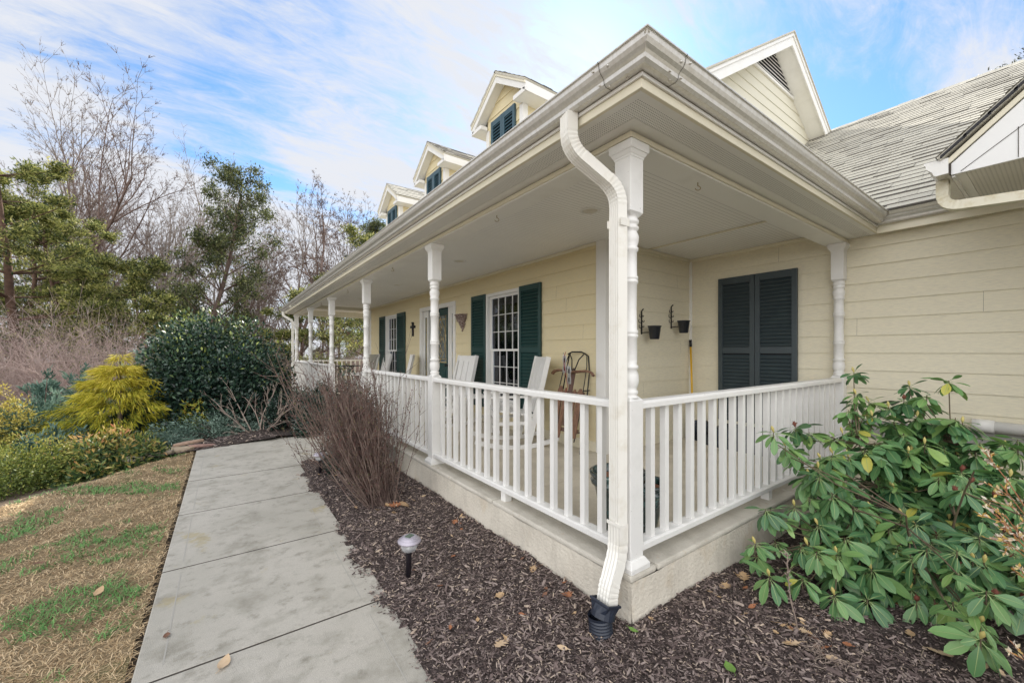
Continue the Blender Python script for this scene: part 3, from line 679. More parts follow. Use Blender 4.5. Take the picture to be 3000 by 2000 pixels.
# main gable over the garage side
ga = empty('gable', (0, 0, 0)); ga.parent = house
m_gsid = mat('gable_siding', (.66, .63, .52), .6, bump=(1, .25, 6, .004), objscale=(18, 18, 260), var=[(1.1, .42, .7, (.60, .58, .48), .7)])
def gl(z): k = (RZ - .10 - z) / SL; return (RXC - k, RXC + k)
siding('gable_wall', (0, YA, 0), (1, 0, 0), (0, -1, 0), -.4, 12.5, 3.3, RZ - .11, [], m_gsid, ga, zref=3.40, rev=.1725, ulim=gl)
siding('gable_wall', (0, YE, 0), (1, 0, 0), (0, 1, 0), -.4, 12.5, 2.3, RZ - .11, [], m_gsid, ga, zref=3.40, rev=.1725, ulim=gl)
for sgn, nm in ((-1, 'a'), (1, 'b')):
    A = Vector((RXC, 0, RZ - .034)); B = Vector((RXC + sgn * 6.3, 0, RZ - .034 - 6.3 * SL)) if sgn > 0 else Vector((-.05, 0, RZ - .034 - 6.1 * SL))
    if sgn > 0: B = Vector((8.6, 0, RZ - .034 - 2.55 * SL))
    else: B = Vector((1.75, 0, RZ - .034 - 4.3 * SL))
    for yy, dy, wd, m, name, dz in ((1.355, .022, .205, m_trim, 'rake_board', 0), (1.338, .016, .055, m_trim, 'rake_moulding', 0)):
        mb = MB(); mb.extr([A + Vector((0, yy, dz)), B + Vector((0, yy, dz)), B + Vector((0, yy, dz - wd)), A + Vector((0, yy, dz - wd))], (0, dy, 0)); mb.build(name, m, ga, .002)
    mb = MB(); mb.extr([A + Vector((0, 1.378, -.15)), B + Vector((0, 1.378, -.15)), B + Vector((0, 1.378, -.165)), A + Vector((0, 1.378, -.165))], (0, .268, 0)); mb.build('rake_soffit', m_soffit, ga)
    mb = MB(); mb.extr([A + Vector((0, YG - .008, .035)), B + Vector((0, YG - .008, .035)), B + Vector((0, YG - .008, .008)), A + Vector((0, YG - .008, .008))], (0, .12, 0)); mb.build('rake_shingles', m_shing[1], ga)
# triangular louvred vent just under the peak
vz0, vz1 = 5.87, 6.36; vk = SL
vt = MB()
def vx(z): k = (vz1 - z) / vk; return RXC - k, RXC + k
a0, a1 = vx(vz0); y0 = YA - .035
vt.box(a0 - .03, a1 + .03, y0, YA, vz0 - .045, vz0)
for s in (0, 1):
    pA = Vector((RXC, y0, vz1)); pB = Vector((vx(vz0)[s], y0, vz0)); o2 = Vector((0, 0, .05))
    vt.extr([pA, pB, pB + Vector((.06 * (1 if s else -1), 0, 0)), pA + o2], (0, .035, 0))
v_ = vt.build('gable_vent', m_trim, ga, .002)
mb = MB(); mb.add([(a0, YA - .016, vz0), (a1, YA - .016, vz0), (RXC, YA - .016, vz1)], [(0, 1, 2)]); mb.build('vent_backing', m_dark, v_)
mb = MB(); z = vz0 + .01
while z < vz1 - .05:
    l_, r2 = vx(z + .04); mb.add([(l_, YA - .036, z), (r2, YA - .036, z), (r2, YA - .016, z + .052), (l_, YA - .016, z + .052)], [(0, 1, 2, 3)]); z += .064
mb.build('vent_slats', m_trim, v_)

# ---------------- three dormers
def dormer(yc, label):
    d = empty('dormer', (0, yc, 0)); d.parent = house; tag(d, label)
    s = .68; pz = 5.28; hw = .72; ez = pz - hw * s; xr = 1.50; xw = 1.655; wh = .46
    zr = lambda x: EZ + (x + .41) * SL
    xb = (pz - EZ) / SL - .41
    for side in (-1, 1):
        mb = MB(); xe = (ez - EZ) / SL - .41
        slab(mb, [(xr - .02, 0, pz), (xr - .02, side * hw, ez), (xe, side * hw, ez), (xb, 0, pz)], .03); r_ = mb.build('dormer_roof', m_shing[1], d)
        u = Vector((-1, 0, 0)) ; v = Vector((0, -side * hw, pz - ez)); H = v.length
        shingles('shingle_courses', (xb, side * hw, ez), (-1, 0, 0), v, xb - xr + .02, H, lambda p: zr(p.x) < p.z + .02, r_)
        # rake board, moulding, eave fascia, soffit and boxed return
        a = Vector((xr, 0, pz - .034)); b = Vector((xr, side * hw, ez - .034)); ft = .125
        mb = MB(); mb.extr([a, b, b + Vector((0, 0, -ft)), a + Vector((0, 0, -ft - .01))], (.022, 0, 0)); mb.build('rake_board', m_trim, d, .002)
        mb = MB(); a2 = a + Vector((-.014, 0, 0)); b2 = b + Vector((-.014, 0, 0)); mb.extr([a2, b2, b2 + Vector((0, 0, -.035)), a2 + Vector((0, 0, -.035))], (.013, 0, 0)); mb.build('rake_moulding', m_yel, d, .002)
        mb = MB(); mb.box(xr + .023, xe + .2, side * (hw - .022), side * hw, ez - .16, ez - .034); mb.build('eave_board', m_trim, d, .002)
        mb = MB(); mb.box(xr + .023, xe + .2, side * (wh + .002), side * (hw - .023), ez - .16, ez - .145); mb.build('eave_soffit', m_soffit, d)
        mb = MB(); mb.extr([(xr + .023, 0, pz - .13), (xr + .023, side * (hw - .03), ez - .112), (xr + .023, side * (hw - .03), ez - .125), (xr + .023, 0, pz - .143)], (xw - xr - .02, 0, 0)); mb.build('rake_soffit', m_soffit, d)
        mb = MB(); mb.box(xr + .0, xw - .03, side * (wh - .03), side * (hw - .023), ez - .159, ez - .10); mb.build('return_box', m_trim, d, .002)
        mb = MB(); mb.box(xw - .022, xw + .07, side * (wh - .06), side * (wh + .022), 3.6, ez - .161); mb.build('corner_board', m_trim, d, .002)
        siding('dormer_side', (0, side * wh, 0), (1, 0, 0), (0, side, 0), xw + .07, xe + .15, 3.7, ez - .15, [], m_siding, d, zref=3.44, rev=.1725, joints=False)
    ul = lambda z: (-min(wh, (pz - .12 - z) / s), min(wh, (pz - .12 - z) / s))
    siding('dormer_front', (xw, 0, 0), (0, 1, 0), (-1, 0, 0), -wh, wh, 3.6, pz - .14, [], m_siding, d, zref=3.41, rev=.1725, ulim=ul, joints=False)
    for a, b in ((-.312, -.003), (.003, .312)): shutter('shutter', xw - .012, a, b, 3.80, 4.70, [], m_blue, d, st=.052, rails=.085, pitch=.05)
for yc, lb in ((3.57, 'nearest dormer, right above the porch corner bay'), (6.01, 'middle dormer of the three'), (8.44, 'farthest dormer, smallest in view')): dormer(yc, lb)

# ---------------- projecting garage wing with its own small gable
wg = empty('garage_wing', (0, 0, 0)); wg.parent = house
xf = 2.25; s = .93; ye = -.84; ze = 2.475; ph = 2.1; pz = ze + ph * s
mb = MB(); slab(mb, [(xf - .02, ye, ze), (xf - .02, ye - ph, pz), (6.6, ye - ph, pz), (3.6, ye, ze + .05)], .03); slab(mb, [(xf - .02, ye - ph, pz), (xf - .02, ye - 2 * ph, ze), (4, ye - 2 * ph, ze), (6.6, ye - ph, pz)], .03); wr = mb.build('wing_roof', m_shing[1], wg)
shingles('shingle_courses', (xf - .02, ye, ze), (1, 0, 0), (0, -ph, pz - ze), 4.3, math.hypot(ph, pz - ze), lambda p: EZ + (p.x - 3.17) * .64 < p.z + .02, wr)
mb = MB()
for i in range(20):
    t = i / 20; y = ye - .02 - ph * t; z = ze + ph * t * s; mb.extr([(xf - .035, y, z + .005), (xf - .035, y - .12, z + .112), (xf - .035, y - .12, z + .092), (xf - .035, y, z - .012)], (.25, 0, 0))
mb.build('rake_shingles', mat('dark_shingle_edge', (.035, .035, .04), .9), wr)
a = Vector((xf, ye - .05, ze - .02)); b = Vector((xf, ye - ph, pz - .035))
mb = MB(); mb.extr([a, b, b + Vector((0, 0, -.055)), a + Vector((0, 0, -.04))], (.02, 0, 0)); mb.build('rake_moulding', m_yel, wg, .002)
mb = MB(); zs_ = 2.345
mb.extr([(xf + .012, ye - .065, ze - .055), (xf + .012, ye - ph, pz - .09), (xf + .012, ye - 2 * ph + .065, ze - .055), (xf + .012, ye - 2 * ph + .065, zs_), (xf + .012, ye - .065, zs_)], (.02, 0, 0)); mb.build('gable_face', mat('white_aluminium', (.80, .80, .79), .4), wg, .002)
mb = MB(); mb.bar((xf + .0105, ye - .11, zs_ + .01), (xf + .0105, ye - .50, zs_ + .30), .003, .0035); mb.box(xf + .009, xf + .0118, ye - .352, ye - .349, zs_ + .01, zs_ + .20); mb.box(xf - .002, xf + .012, ye - .066, ye - .058, zs_, ze - .05); mb.build('panel_seam', m_joint, wg)
mb = MB(); mb.box(xf + .032, xf + .40, ye - 2 * ph + .07, ye - .37, zs_ + .002, zs_ + .012); mb.box(xf + .032, 3.4, ye - .13, ye - .066, zs_ + .001, zs_ + .012); mb.build('soffit', m_soffit, wg)
mb = MB(); mb.box(xf + .032, 3.4, ye - .369, ye - .131, zs_ + .003, zs_ + .013); mb.build('soffit_vent', perf_mat('perforated_soffit_wide', (.70, .68, .63), (.38, .37, .34), .020, .0045), wg)
mb = MB(); mb.box(xf + .033, 3.35, ye - .083, ye - .066, zs_ - .012, zs_ + .0); mb.build('fascia', m_trim, wg)
mb = MB(); mb.box(xf + .4, 3.42, ye - .95, ye - .93, -.6, 2.35); mb.box(xf + .4, xf + .42, ye - 4, ye - .95, -.6, 2.35); mb.build('wing_wall', m_siding2, wg)
# its gutter: ogee profile running back from the white end cap, with the outlet and elbow
V = []; n = 12
prof = [(0, 0.0), (0, -.105), (.062, -.107), (.072, -.095), (.078, -.075), (.095, -.058), (.108, -.04), (.110, -.02), (.118, -.016), (.118, .0)]
mb = MB(); mb.extr([(xf, ye - .055 + p * 1.0, ze - .012 + q) for p, q in prof][::-1], (.0, 0, 0) if 0 else (.26, 0, 0)); mb.build('gutter', m_gutter, wg)
mb = MB(); mb.extr([(xf - .004, ye - .055 + p, ze - .012 + q) for p, q in prof][::-1], (.003, 0, 0)); mb.build('gutter_end_cap', m_trim, wg)
mb = MB(); mb.extr([(xf + .261, ye - .055 + p, ze - .012 + q) for p, q in prof][::-1], (.9, 0, 0)); mb.build('gutter', m_gutter, wg)
spout('downspout', arc([(2.42, ye - .008, ze - .115), (2.42, ye - .008, 2.17), (2.42, ye - .45, 2.135)], .10, 12) + [(2.42, -2.6, 2.06)], W=(1, 0, 0), w=.085, d=.062, crimp=[2, 4, 6, 8, 10, 12], material=mat('stained_downspout', (.74, .70, .56), .4, var=[(14, .5, .7, (.50, .42, .22), .7)]))

# ================================================================== GROUND
def fbm(x, y, s=1.0, seed=0):
    x = np.asarray(x) / s; y = np.asarray(y) / s; o = 0; a = 1.0
    for k in range(4):
        o = o + a * (np.sin(x * 1.7 * 2 ** k + seed * 1.3 + k * 2.1 + 1.3 * np.sin(y * 1.1 * 2 ** k + seed)) * np.cos(y * 1.9 * 2 ** k - seed * .7 + 1.1 * np.sin(x * .9 * 2 ** k + k))); a *= .5
    return o
LA = np.array([-3.45, 4.05]); LB = np.array([-2.12, 5.95]); LD = (LB - LA) / np.linalg.norm(LB - LA); LN = np.array([-LD[1], LD[0]])
def beyond(x, y): return (np.asarray(x) - LA[0]) * LN[0] + (np.asarray(y) - LA[1]) * LN[1]
def ground_z(x, y):
    x = np.asarray(x, float); y = np.asarray(y, float)
    d = np.maximum(beyond(x, y), 0); fall = np.minimum(d * .16, 2.6)
    lx = np.maximum(-2.1 - x, 0); fall = np.maximum(fall, np.minimum(lx * .015, .5) )
    far = np.maximum(y - 13, 0) * .10
    return -.285 - fall - np.minimum(far, 2.0) + .01 * fbm(x, y, 1.5, 3)
def heightgrid(name, xs, ys, zf, m, parent=None, mask=None, kind='structure', tone=None, smooth=True):
    X, Y = np.meshgrid(xs, ys, indexing='ij'); Z = zf(X, Y); V = np.stack([X, Y, Z], -1).reshape(-1, 3); ny = len(ys)
    i, j = np.meshgrid(np.arange(len(xs) - 1), np.arange(ny - 1), indexing='ij'); F = np.stack([i * ny + j, (i + 1) * ny + j, (i + 1) * ny + j + 1, i * ny + j + 1], -1).reshape(-1, 4)
    if mask is not None:
        c = V[F].mean(1); F = F[mask(c[:, 0], c[:, 1])]
    o = npmesh(name, V, F, m, parent, smooth=smooth); tag(o, kind=kind); return o
def spaced(a, b, near, far, c): # finer spacing near c
    out_ = [a]; x = a
    while x < b:
        x += min(far, near + abs(x - c) * .12); out_.append(x)
    return np.array(out_)
m_forest = mat('woodland_floor', (.10, .07, .045), .95, bump=(3, .8, 6, .2), var=[(.8, .4, .7, (.09, .08, .04), .8), (9, .45, .7, (.16, .115, .075), .7)])
heightgrid('ground', spaced(-220, 260, .25, 12, -2), spaced(-60, 320, .25, 12, 5), lambda x, y: ground_z(x, y) - .02, m_forest)
# lawn soil under the blades
m_lawn = mat('lawn_thatch', (.30, .22, .12), .95, bump=(90, .9, 6, .02), var=[(30, .4, .6, (.17, .12, .06), .8), (1.4, .56, .70, (.10, .15, .04), .5)])
def edge_x(y): return -2.085 + .006 * np.sin(np.asarray(y) * 7) 
heightgrid('lawn', np.linspace(-6.5, -2.112, 70), np.linspace(-3.5, 6.1, 120), lambda x, y: ground_z(x, y) + .012 + .012 * fbm(x, y, .22, 5), m_lawn, mask=lambda x, y: beyond(x, y) < .18)

# mulch bed: ragged edge lapping over the walk
def bed_edge(y): return -1.035 + .035 * np.sin(y * 3.1 + .7) + .018 * np.sin(y * 11 + 2) + .01 * np.sin(y * 29) - .03 * np.exp(-(y - .2) ** 2)
def mulch_z(x, y):
    x = np.asarray(x, float); y = np.asarray(y, float)
    base = -.235 + .012 * fbm(x, y, .45, 9) + .006 * fbm(x, y, .08, 2)
    e = np.clip((x - bed_edge(y)) / .12, 0, 1); base = base - (1 - e) * .022
    base = base - .035 * np.clip((x - .3) / 1.5, 0, 1) * (y < 0)
    return base
def in_bed(x, y):
    x = np.asarray(x); y = np.asarray(y)
    a = (x > bed_edge(y)) & (y < 4.30) & (y > -4.5) & ~((x > -.075) & (y > -.075)) & (x < GX)
    b = (x > -.78) & (x < -.075) & (y >= 4.30) & (y < 4.42)
    return a | b
m_mulch = mat('mulch_soil', (.050, .036, .032), .95, bump=(60, 1.0, 6, .02), var=[(45, .45, .65, (.12, .09, .08), .7)])
heightgrid('mulch_bed', np.arange(-1.2, GX, .03), np.arange(-3.2, 4.45, .03), mulch_z, m_mulch, mask=in_bed)
m_bedfar = mat('far_bed_soil', (.05, .036, .03), .95, bump=(30, 1, 6, .04))
def fz(x, y): return ground_z(x, y) + .005 + .015 * fbm(x, y, .4, 4) + .06 * np.clip(x + 3, 0, 2) / 2
heightgrid('far_mulch_bed', np.arange(-3.2, 0, .06), np.arange(5.2, 12.3, .06), fz, m_bedfar, mask=lambda x, y: (y > 5.85 + .10 * (x + 2.1)) & (y > 5.2))

# walkway: separately cast panels with tooled edges and joints
wk = []
def panel(pts, z=-.25, nm='walkway'):
    mb = MB(); mb.extr([(x, y, z - .12) for x, y in pts], (0, 0, .12)); o = mb.build(nm, m_walk, None, .007); tag(o, kind='structure'); return o
JY = [-3.38, -2.30, -1.22, -.14, .885, 1.965, 3.045, 4.14]
mb = MB()
for a, b in zip(JY[:-1], JY[1:]): mb.extr([(x, y, -.37) for x, y in ((-2.08, a + .004), (-1.0, a + .004), (-1.0, b - .004), (-2.08, b - .004))], (0, 0, .12))
mb.extr([(x, y, -.37) for x, y in ((-2.08, 4.148), (-1.0, 4.148), (-.55, 4.47), (-.10, 4.47), (-.10, 7.0), (-.62, 6.55), (-1.1, 6.12), (-2.08, 5.80))], (0, 0, .12))
o = mb.build('walkway', m_walk, None, .006); tag(o, kind='structure')
jb = MB()
for y in JY[1:-1]: jb.box(-2.078, -1.0, y - .0045, y + .0045, -.30, -.2508)
jb.box(-2.078, -1.0, 4.1395, 4.1485, -.30, -.2508)
o = jb.build('walkway_joints', m_joint); tag(o, kind='structure')
# shallow tooled border lines of each panel
m_tool = mat('tooled_line', (.40, .38, .34), .9)
mb = MB()
for a, b in zip(JY[:-1], JY[1:]):
    mb.box(-1.985, -1.979, a + .09, b - .09, -.2505, -.2490); mb.box(-1.135, -1.130, a + .09, b - .09, -.2505, -.2490)
mb.box(-1.985, -1.979, 4.25, 5.7, -.2505, -.2490)
o = mb.build('walkway_border', m_tool); tag(o, kind='structure')
st = MB(); st.box(-.42, -.092, 4.95, 7.25, -.3, -.115); o = st.build('porch_step', m_rim, house, .01)

# mulch chips, one loose mass
def chips(n, sampler, zf, Ls, name, m, tz=.0):
    x, y = sampler(n); z = zf(x, y) + rng.uniform(-.002, .014, len(x)); n = len(x)
    a = rng.uniform(0, np.pi, n); tilt = rng.normal(0, .28, n); roll = rng.normal(0, .5, n)
    L = rng.gamma(3.0, Ls / 3, n).clip(.006, .07); W = L * rng.uniform(.10, .30, n) + .0015; H = W * .35
    d = np.stack([np.cos(a) * np.cos(tilt), np.sin(a) * np.cos(tilt), np.sin(tilt)], 1); s = unit(np.cross(d, [[0, 0, 1.]])); u = np.cross(s, d)
    s2 = s * np.cos(roll)[:, None] + u * np.sin(roll)[:, None]; u2 = np.cross(s2, d)
    P = np.stack([x, y, z], 1); L = L[:, None] / 2; W = W[:, None] / 2; H = H[:, None]
    V = np.stack([P - d * L, P - d * L * .7 + s2 * W, P + d * L * .75 + s2 * W * .8, P + d * L, P + d * L * .6 - s2 * W, P - d * L * .8 - s2 * W * .9,
                  P - d * L * .6 + u2 * H, P + d * L * .6 + u2 * H], 1)
    q = np.array([(0, 1, 6, 6), (1, 2, 7, 6), (2, 3, 7, 7), (3, 4, 7, 7), (4, 5, 6, 7), (5, 0, 6, 6)])
    tri = np.array([(0, 1, 6), (1, 2, 7), (1, 7, 6), (2, 3, 7), (3, 4, 7), (4, 5, 6), (4, 6, 7), (5, 0, 6)])
    F = (np.arange(n) * 8)[:, None, None] + tri[None]
    t = np.repeat(rng.uniform(0, 1, n) ** 1.0, 8)
    o = npmesh(name, V.reshape(-1, 3), F.reshape(-1, 3), m, None, tone=t); tag(o, kind='stuff'); return o
def samp_bed(n):
    # denser near the visitor
    k = int(n * 2.6); d = rng.uniform(.75, 1, k); x = rng.uniform(-1.12, 3.2, k); y = rng.uniform(-2.0, 4.4, k)
    dist = np.hypot(x - CAMP.x, y - CAMP.y); keep = in_bed(x + .02 * rng.normal(0, 1, k), y) & ~((x > -.09) & (y > -.09)) & (rng.uniform(0, 1, k) < np.clip(2.0 / dist, .25, 1)) & (beyond(x, y) < 1)
    rgt = (x > .9) & (y < 0) ; keep &= ~(rgt & (rng.uniform(0, 1, k) < .5))
    return x[keep], y[keep]
m_chip = mat('mulch_chip', (.1, .08, .07), .8, tone=[(0, (.032, .022, .021)), (.3, (.090, .063, .057)), (.6, (.185, .138, .125)), (.85, (.31, .25, .225)), (1, (.52, .41, .31))])
chips(QCH, samp_bed, mulch_z, .0175, 'mulch_chips', m_chip)
x_, y_ = rng.uniform(-3.1, -.1, 9000), rng.uniform(5.7, 10, 9000); kp = (y_ > 5.85 + .10 * (x_ + 2.1)) & ~((x_ > -1.1) & (y_ < 7.05))
chips(9000, lambda n: (x_[kp], y_[kp]), fz, .035, 'mulch_chips', m_chip)
# brown soil line under the foundation
# lawn blades
def lawn_blades(n):
    x = -2.108 - np.abs(rng.uniform(0, 1, n)) ** 1.0 * 2.6; y = rng.uniform(-.2, 6.0, n)
    k = (beyond(x, y) < .16 + .06 * np.sin(x * 9)) & (rng.uniform(0, 1, n) < np.clip(2.6 / np.hypot(x - CAMP.x, y - CAMP.y), .35, 1)); x = x[k]; y = y[k]; n = len(x)
    g = fbm(x * .8 + y * .35, y * .9, .42, 1) + .45 * fbm(x, y, .12, 6) + .55 * np.clip((-2.55 - x) / .8, -1, 1); green = (rng.uniform(0, 1, n) < np.clip((g - .12) / .75, 0, .92)) & (x < -2.14); far = np.clip((y - 1) / 6, 0, 1)
    z = ground_z(x, y) + .012 + .012 * fbm(x, y, .22, 5)
    a = rng.uniform(0, 2 * np.pi, n); up = np.where(green, rng.uniform(.5, 1.3, n), rng.uniform(.05, .75, n)); L = np.where(green, rng.uniform(.03, .06, n), rng.uniform(.03, .085, n))
    W = np.where(green, .0035, .0028) * (1 + far); d = np.stack([np.cos(a), np.sin(a), up], 1); d = unit(d); s = unit(np.cross(d, [[0, 0, 1.]])) * W[:, None] / 2
    bend = rng.normal(0, .35, n); side = s / np.maximum(np.linalg.norm(s, axis=1, keepdims=True), 1e-9)
    P = np.stack([x, y, z - .005], 1); d2 = unit(d + side * bend[:, None] - np.array([0, 0, 1.]) * np.where(green, .25, .75)[:, None]); Lc = L[:, None]
    p1 = P + d * Lc * .5; p2 = p1 + d2 * Lc * .5
    p2[:, 2] = np.maximum(p2[:, 2], z + .002)
    V = np.stack([P - s, P + s, p1 + s * .9, p1 - s * .9, p2 + s * .3, p2 - s * .3], 1)
    F = (np.arange(n) * 6)[:, None, None] + np.array([(0, 1, 2, 3), (3, 2, 4, 5)])[None]
    t = np.where(green, rng.uniform(.62, 1, n), rng.uniform(0, .5, n)); o = npmesh('lawn_grass', V.reshape(-1, 3), F.reshape(-1, 4), mat('grass_blade', (.4, .3, .15), .7, tone=[(0, (.26, .16, .075)), (.2, (.54, .38, .20)), (.5, (.78, .60, .37)), (.58, (.55, .48, .22)), (.64, (.07, .18, .04)), (1, (.17, .36, .10))]), None, tone=np.repeat(t, 6)); tag(o, kind='stuff')
lawn_blades(QGR)

# ================================================================== PLANTS
m_bark = mat('bark_grey', (.24, .20, .17), .9, bump=(30, .8), var=[(6, .4, .7, (.27, .22, .19), .7)])
m_barkp = mat('bark_pine', (.105, .062, .045), .95, bump=(20, .9), var=[(6, .4, .7, (.20, .12, .085), .8)])
m_barkl = mat('bark_pale', (.34, .27, .225), .85, bump=(30, .6), var=[(6, .4, .7, (.24, .18, .15), .7)])
m_barkb = mat('bark_brown', (.15, .10, .085), .9, var=[(6, .4, .7, (.22, .16, .13), .7)])
m_twig = mat('twig_reddish', (.115, .075, .065), .85, var=[(9, .42, .6, (.25, .185, .15), .85)])
m_twigp = mat('twig_pinkish', (.34, .25, .225), .85, var=[(2, .4, .7, (.55, .46, .41), .7)])
def foliage(name, tones, rough=.5, spec=.4, tr=.0):
    m = mat(name, tones[0][1], rough, spec=spec, tone=tones)
    if tr:
        t = m.node_tree; b = t.nodes['Principled BSDF']; n = t.nodes.new; o = t.nodes['Material Output']; src = b.inputs['Base Color'].links[0].from_socket
        tl = n('ShaderNodeBsdfTranslucent'); t.links.new(src, tl.inputs[0]); mxs = n('ShaderNodeMixShader'); mxs.inputs[0].default_value = tr
        t.links.new(b.outputs[0], mxs.inputs[1]); t.links.new(tl.outputs[0], mxs.inputs[2]); t.links.new(mxs.outputs[0], o.inputs[0])
    return m
m_pine = foliage('pine_needles', [(0, (.035, .055, .025)), (.3, (.12, .15, .045)), (.65, (.32, .34, .10)), (1, (.56, .53, .20))], .55, .3, .4)
m_pine2 = foliage('pine_needles_dark', [(0, (.035, .05, .025)), (.5, (.10, .12, .05)), (1, (.26, .28, .11))], .55, .3, .35)
m_brownleaf = foliage('withered_leaves', [(0, (.05, .03, .025)), (1, (.14, .085, .06))], .8, .2)
def branchy(p, d, L, r, lv, P, S, tips, rng_):
    """grow one branch; append (p0,p1,r0,r1) to S and tips to tips"""
    n = max(2, int(L / P['step'])); q = np.array(p, float); dd = np.array(d, float); dd /= np.linalg.norm(dd); st = L / n
    for i in range(n):
        t0 = i / n; t1 = (i + 1) / n
        dd = dd + rng_.normal(0, P['wob'], 3) + np.array([0, 0, P['up'][min(lv, len(P['up']) - 1)]]); dd /= np.linalg.norm(dd)
        q2 = q + dd * st; e = P.get('tip', .35); S.append((q, q2, r * (1 - (1 - e) * t0), r * (1 - (1 - e) * t1)))
        if lv < P['lv'] and t1 > P['start'][min(lv, len(P['start']) - 1)]:
            k = P['kids'][lv] / n / (1 - P['start'][min(lv, len(P['start']) - 1)] + 1e-6); k = int(k) + (rng_.random() < k % 1)
            for _ in range(k):
                az = rng_.uniform(0, 2 * np.pi); an = P['ang'][lv] * rng_.uniform(.7, 1.25)
                a = np.cross(dd, [0, 0, 1.] if abs(dd[2]) < .95 else [1., 0, 0]); a /= np.linalg.norm(a); b = np.cross(dd, a)
                nd = dd * math.cos(an) + (a * math.cos(az) + b * math.sin(az)) * math.sin(an)
                if lv == 0 and 'flat' in P: nd[2] = nd[2] * (1 - P['flat']) + P.get('rise', .1); nd /= np.linalg.norm(nd)
                shape = 1 - P.get('taper', .5) * t1
                branchy(q2, nd, L * P['ratio'][lv] * shape * rng_.uniform(.6, 1.15), max(r * (1 - (1 - e) * t1) * P.get('rr', .55), P.get('rmin', .004)), lv + 1, P, S, tips, rng_)
        q = q2
        if lv >= P['leaf']: tips.append((q2.copy(), dd.copy()))
def tree(name, label, base, height, P, bark, leafm=None, leafkw=None, seed=0, lean=(0, 0), group=None, cat='tree', r0=None):
    g = np.random.default_rng(seed); t = empty(name, base, 0, label, cat, group); S = []; tips = []
    branchy((0, 0, -.3), (lean[0], lean[1], 1), height, r0 or height * .014, 0, P, S, tips, g)
    P0 = np.array([s[0] for s in S]); P1 = np.array([s[1] for s in S]); a = np.array([s[2] for s in S]); b = np.array([s[3] for s in S])
    nt_ = max(2, int(height / P['step']))
    big = a > .02
    V1, F1 = segs(P0[big], P1[big], a[big], b[big], 6) if big.any() else (np.zeros((0, 3)), np.zeros((0, 4), int)); V2, F2 = segs(P0[~big], P1[~big], a[~big], b[~big], 3)
    main = npmesh('trunk', V1, F1, bark, t, smooth=True)
    crown = npmesh('crown', V2, F2, bark, t, smooth=False) if not leafm else None
    if leafm:
        k = leafkw; tp = np.array([x[0] for x in tips]); td = np.array([x[1] for x in tips]); m = k['n']
        rp = np.repeat(tp, m, 0); rd = np.repeat(td, m, 0); N_ = len(rp)
        off = g.normal(0, k['spread'], (N_, 3)) * np.array([1, 1, k.get('flat', 1)])
        D = rd * k.get('fwd', .6) + g.normal(0, 1, (N_, 3)) * np.array([1, 1, k.get('dz', .6)]) + np.array([0, 0, k.get('upb', .3)])
        L = g.uniform(.6, 1.3, N_) * k['L']; tone = np.clip(.45 + .25 * g.normal(0, 1, N_) * .7 + np.repeat(g.normal(0, .33, len(tp)), m), 0, 1)
        V, F, nv = leaves(rp + off, D, g.normal(0, 1, (N_, 3)) + np.array([0, 0, 1.5]), L, L * k['W'], .15)
        if len(V2):
            npmesh('limbs', V2, F2, bark, t)
        npmesh('crown', V, F, leafm, t, tone=np.repeat(tone, nv))
    return t
PINE = dict(lv=3, step=.8, wob=.06, up=[.0, .03, .01, .0], start=[.16, .12, .2, .2], kids=[52, 9, 3], ang=[1.35, .8, .7], ratio=[.42, .36, .5], flat=.8, rise=.14, taper=.62, leaf=2, rmin=.006, rr=.34)
PL = dict(n=11, spread=.13, L=.15, W=.25, flat=.5, dz=.6, upb=.35)
def pine(label, lat, dep, h, seed, P=PINE, kw=PL, m=m_pine, bark=m_barkp, lean=(0, 0), r0=None, group='pines at the edge of the wood'):
    b = yard(lat, dep); b.z = float(ground_z(b.x, b.y)); return tree('pine_tree', label, b, h, P, bark, m, kw, seed, lean, group, 'pine tree', r0)
def px(u, d): return (u - 1500) / 1172.6 * d
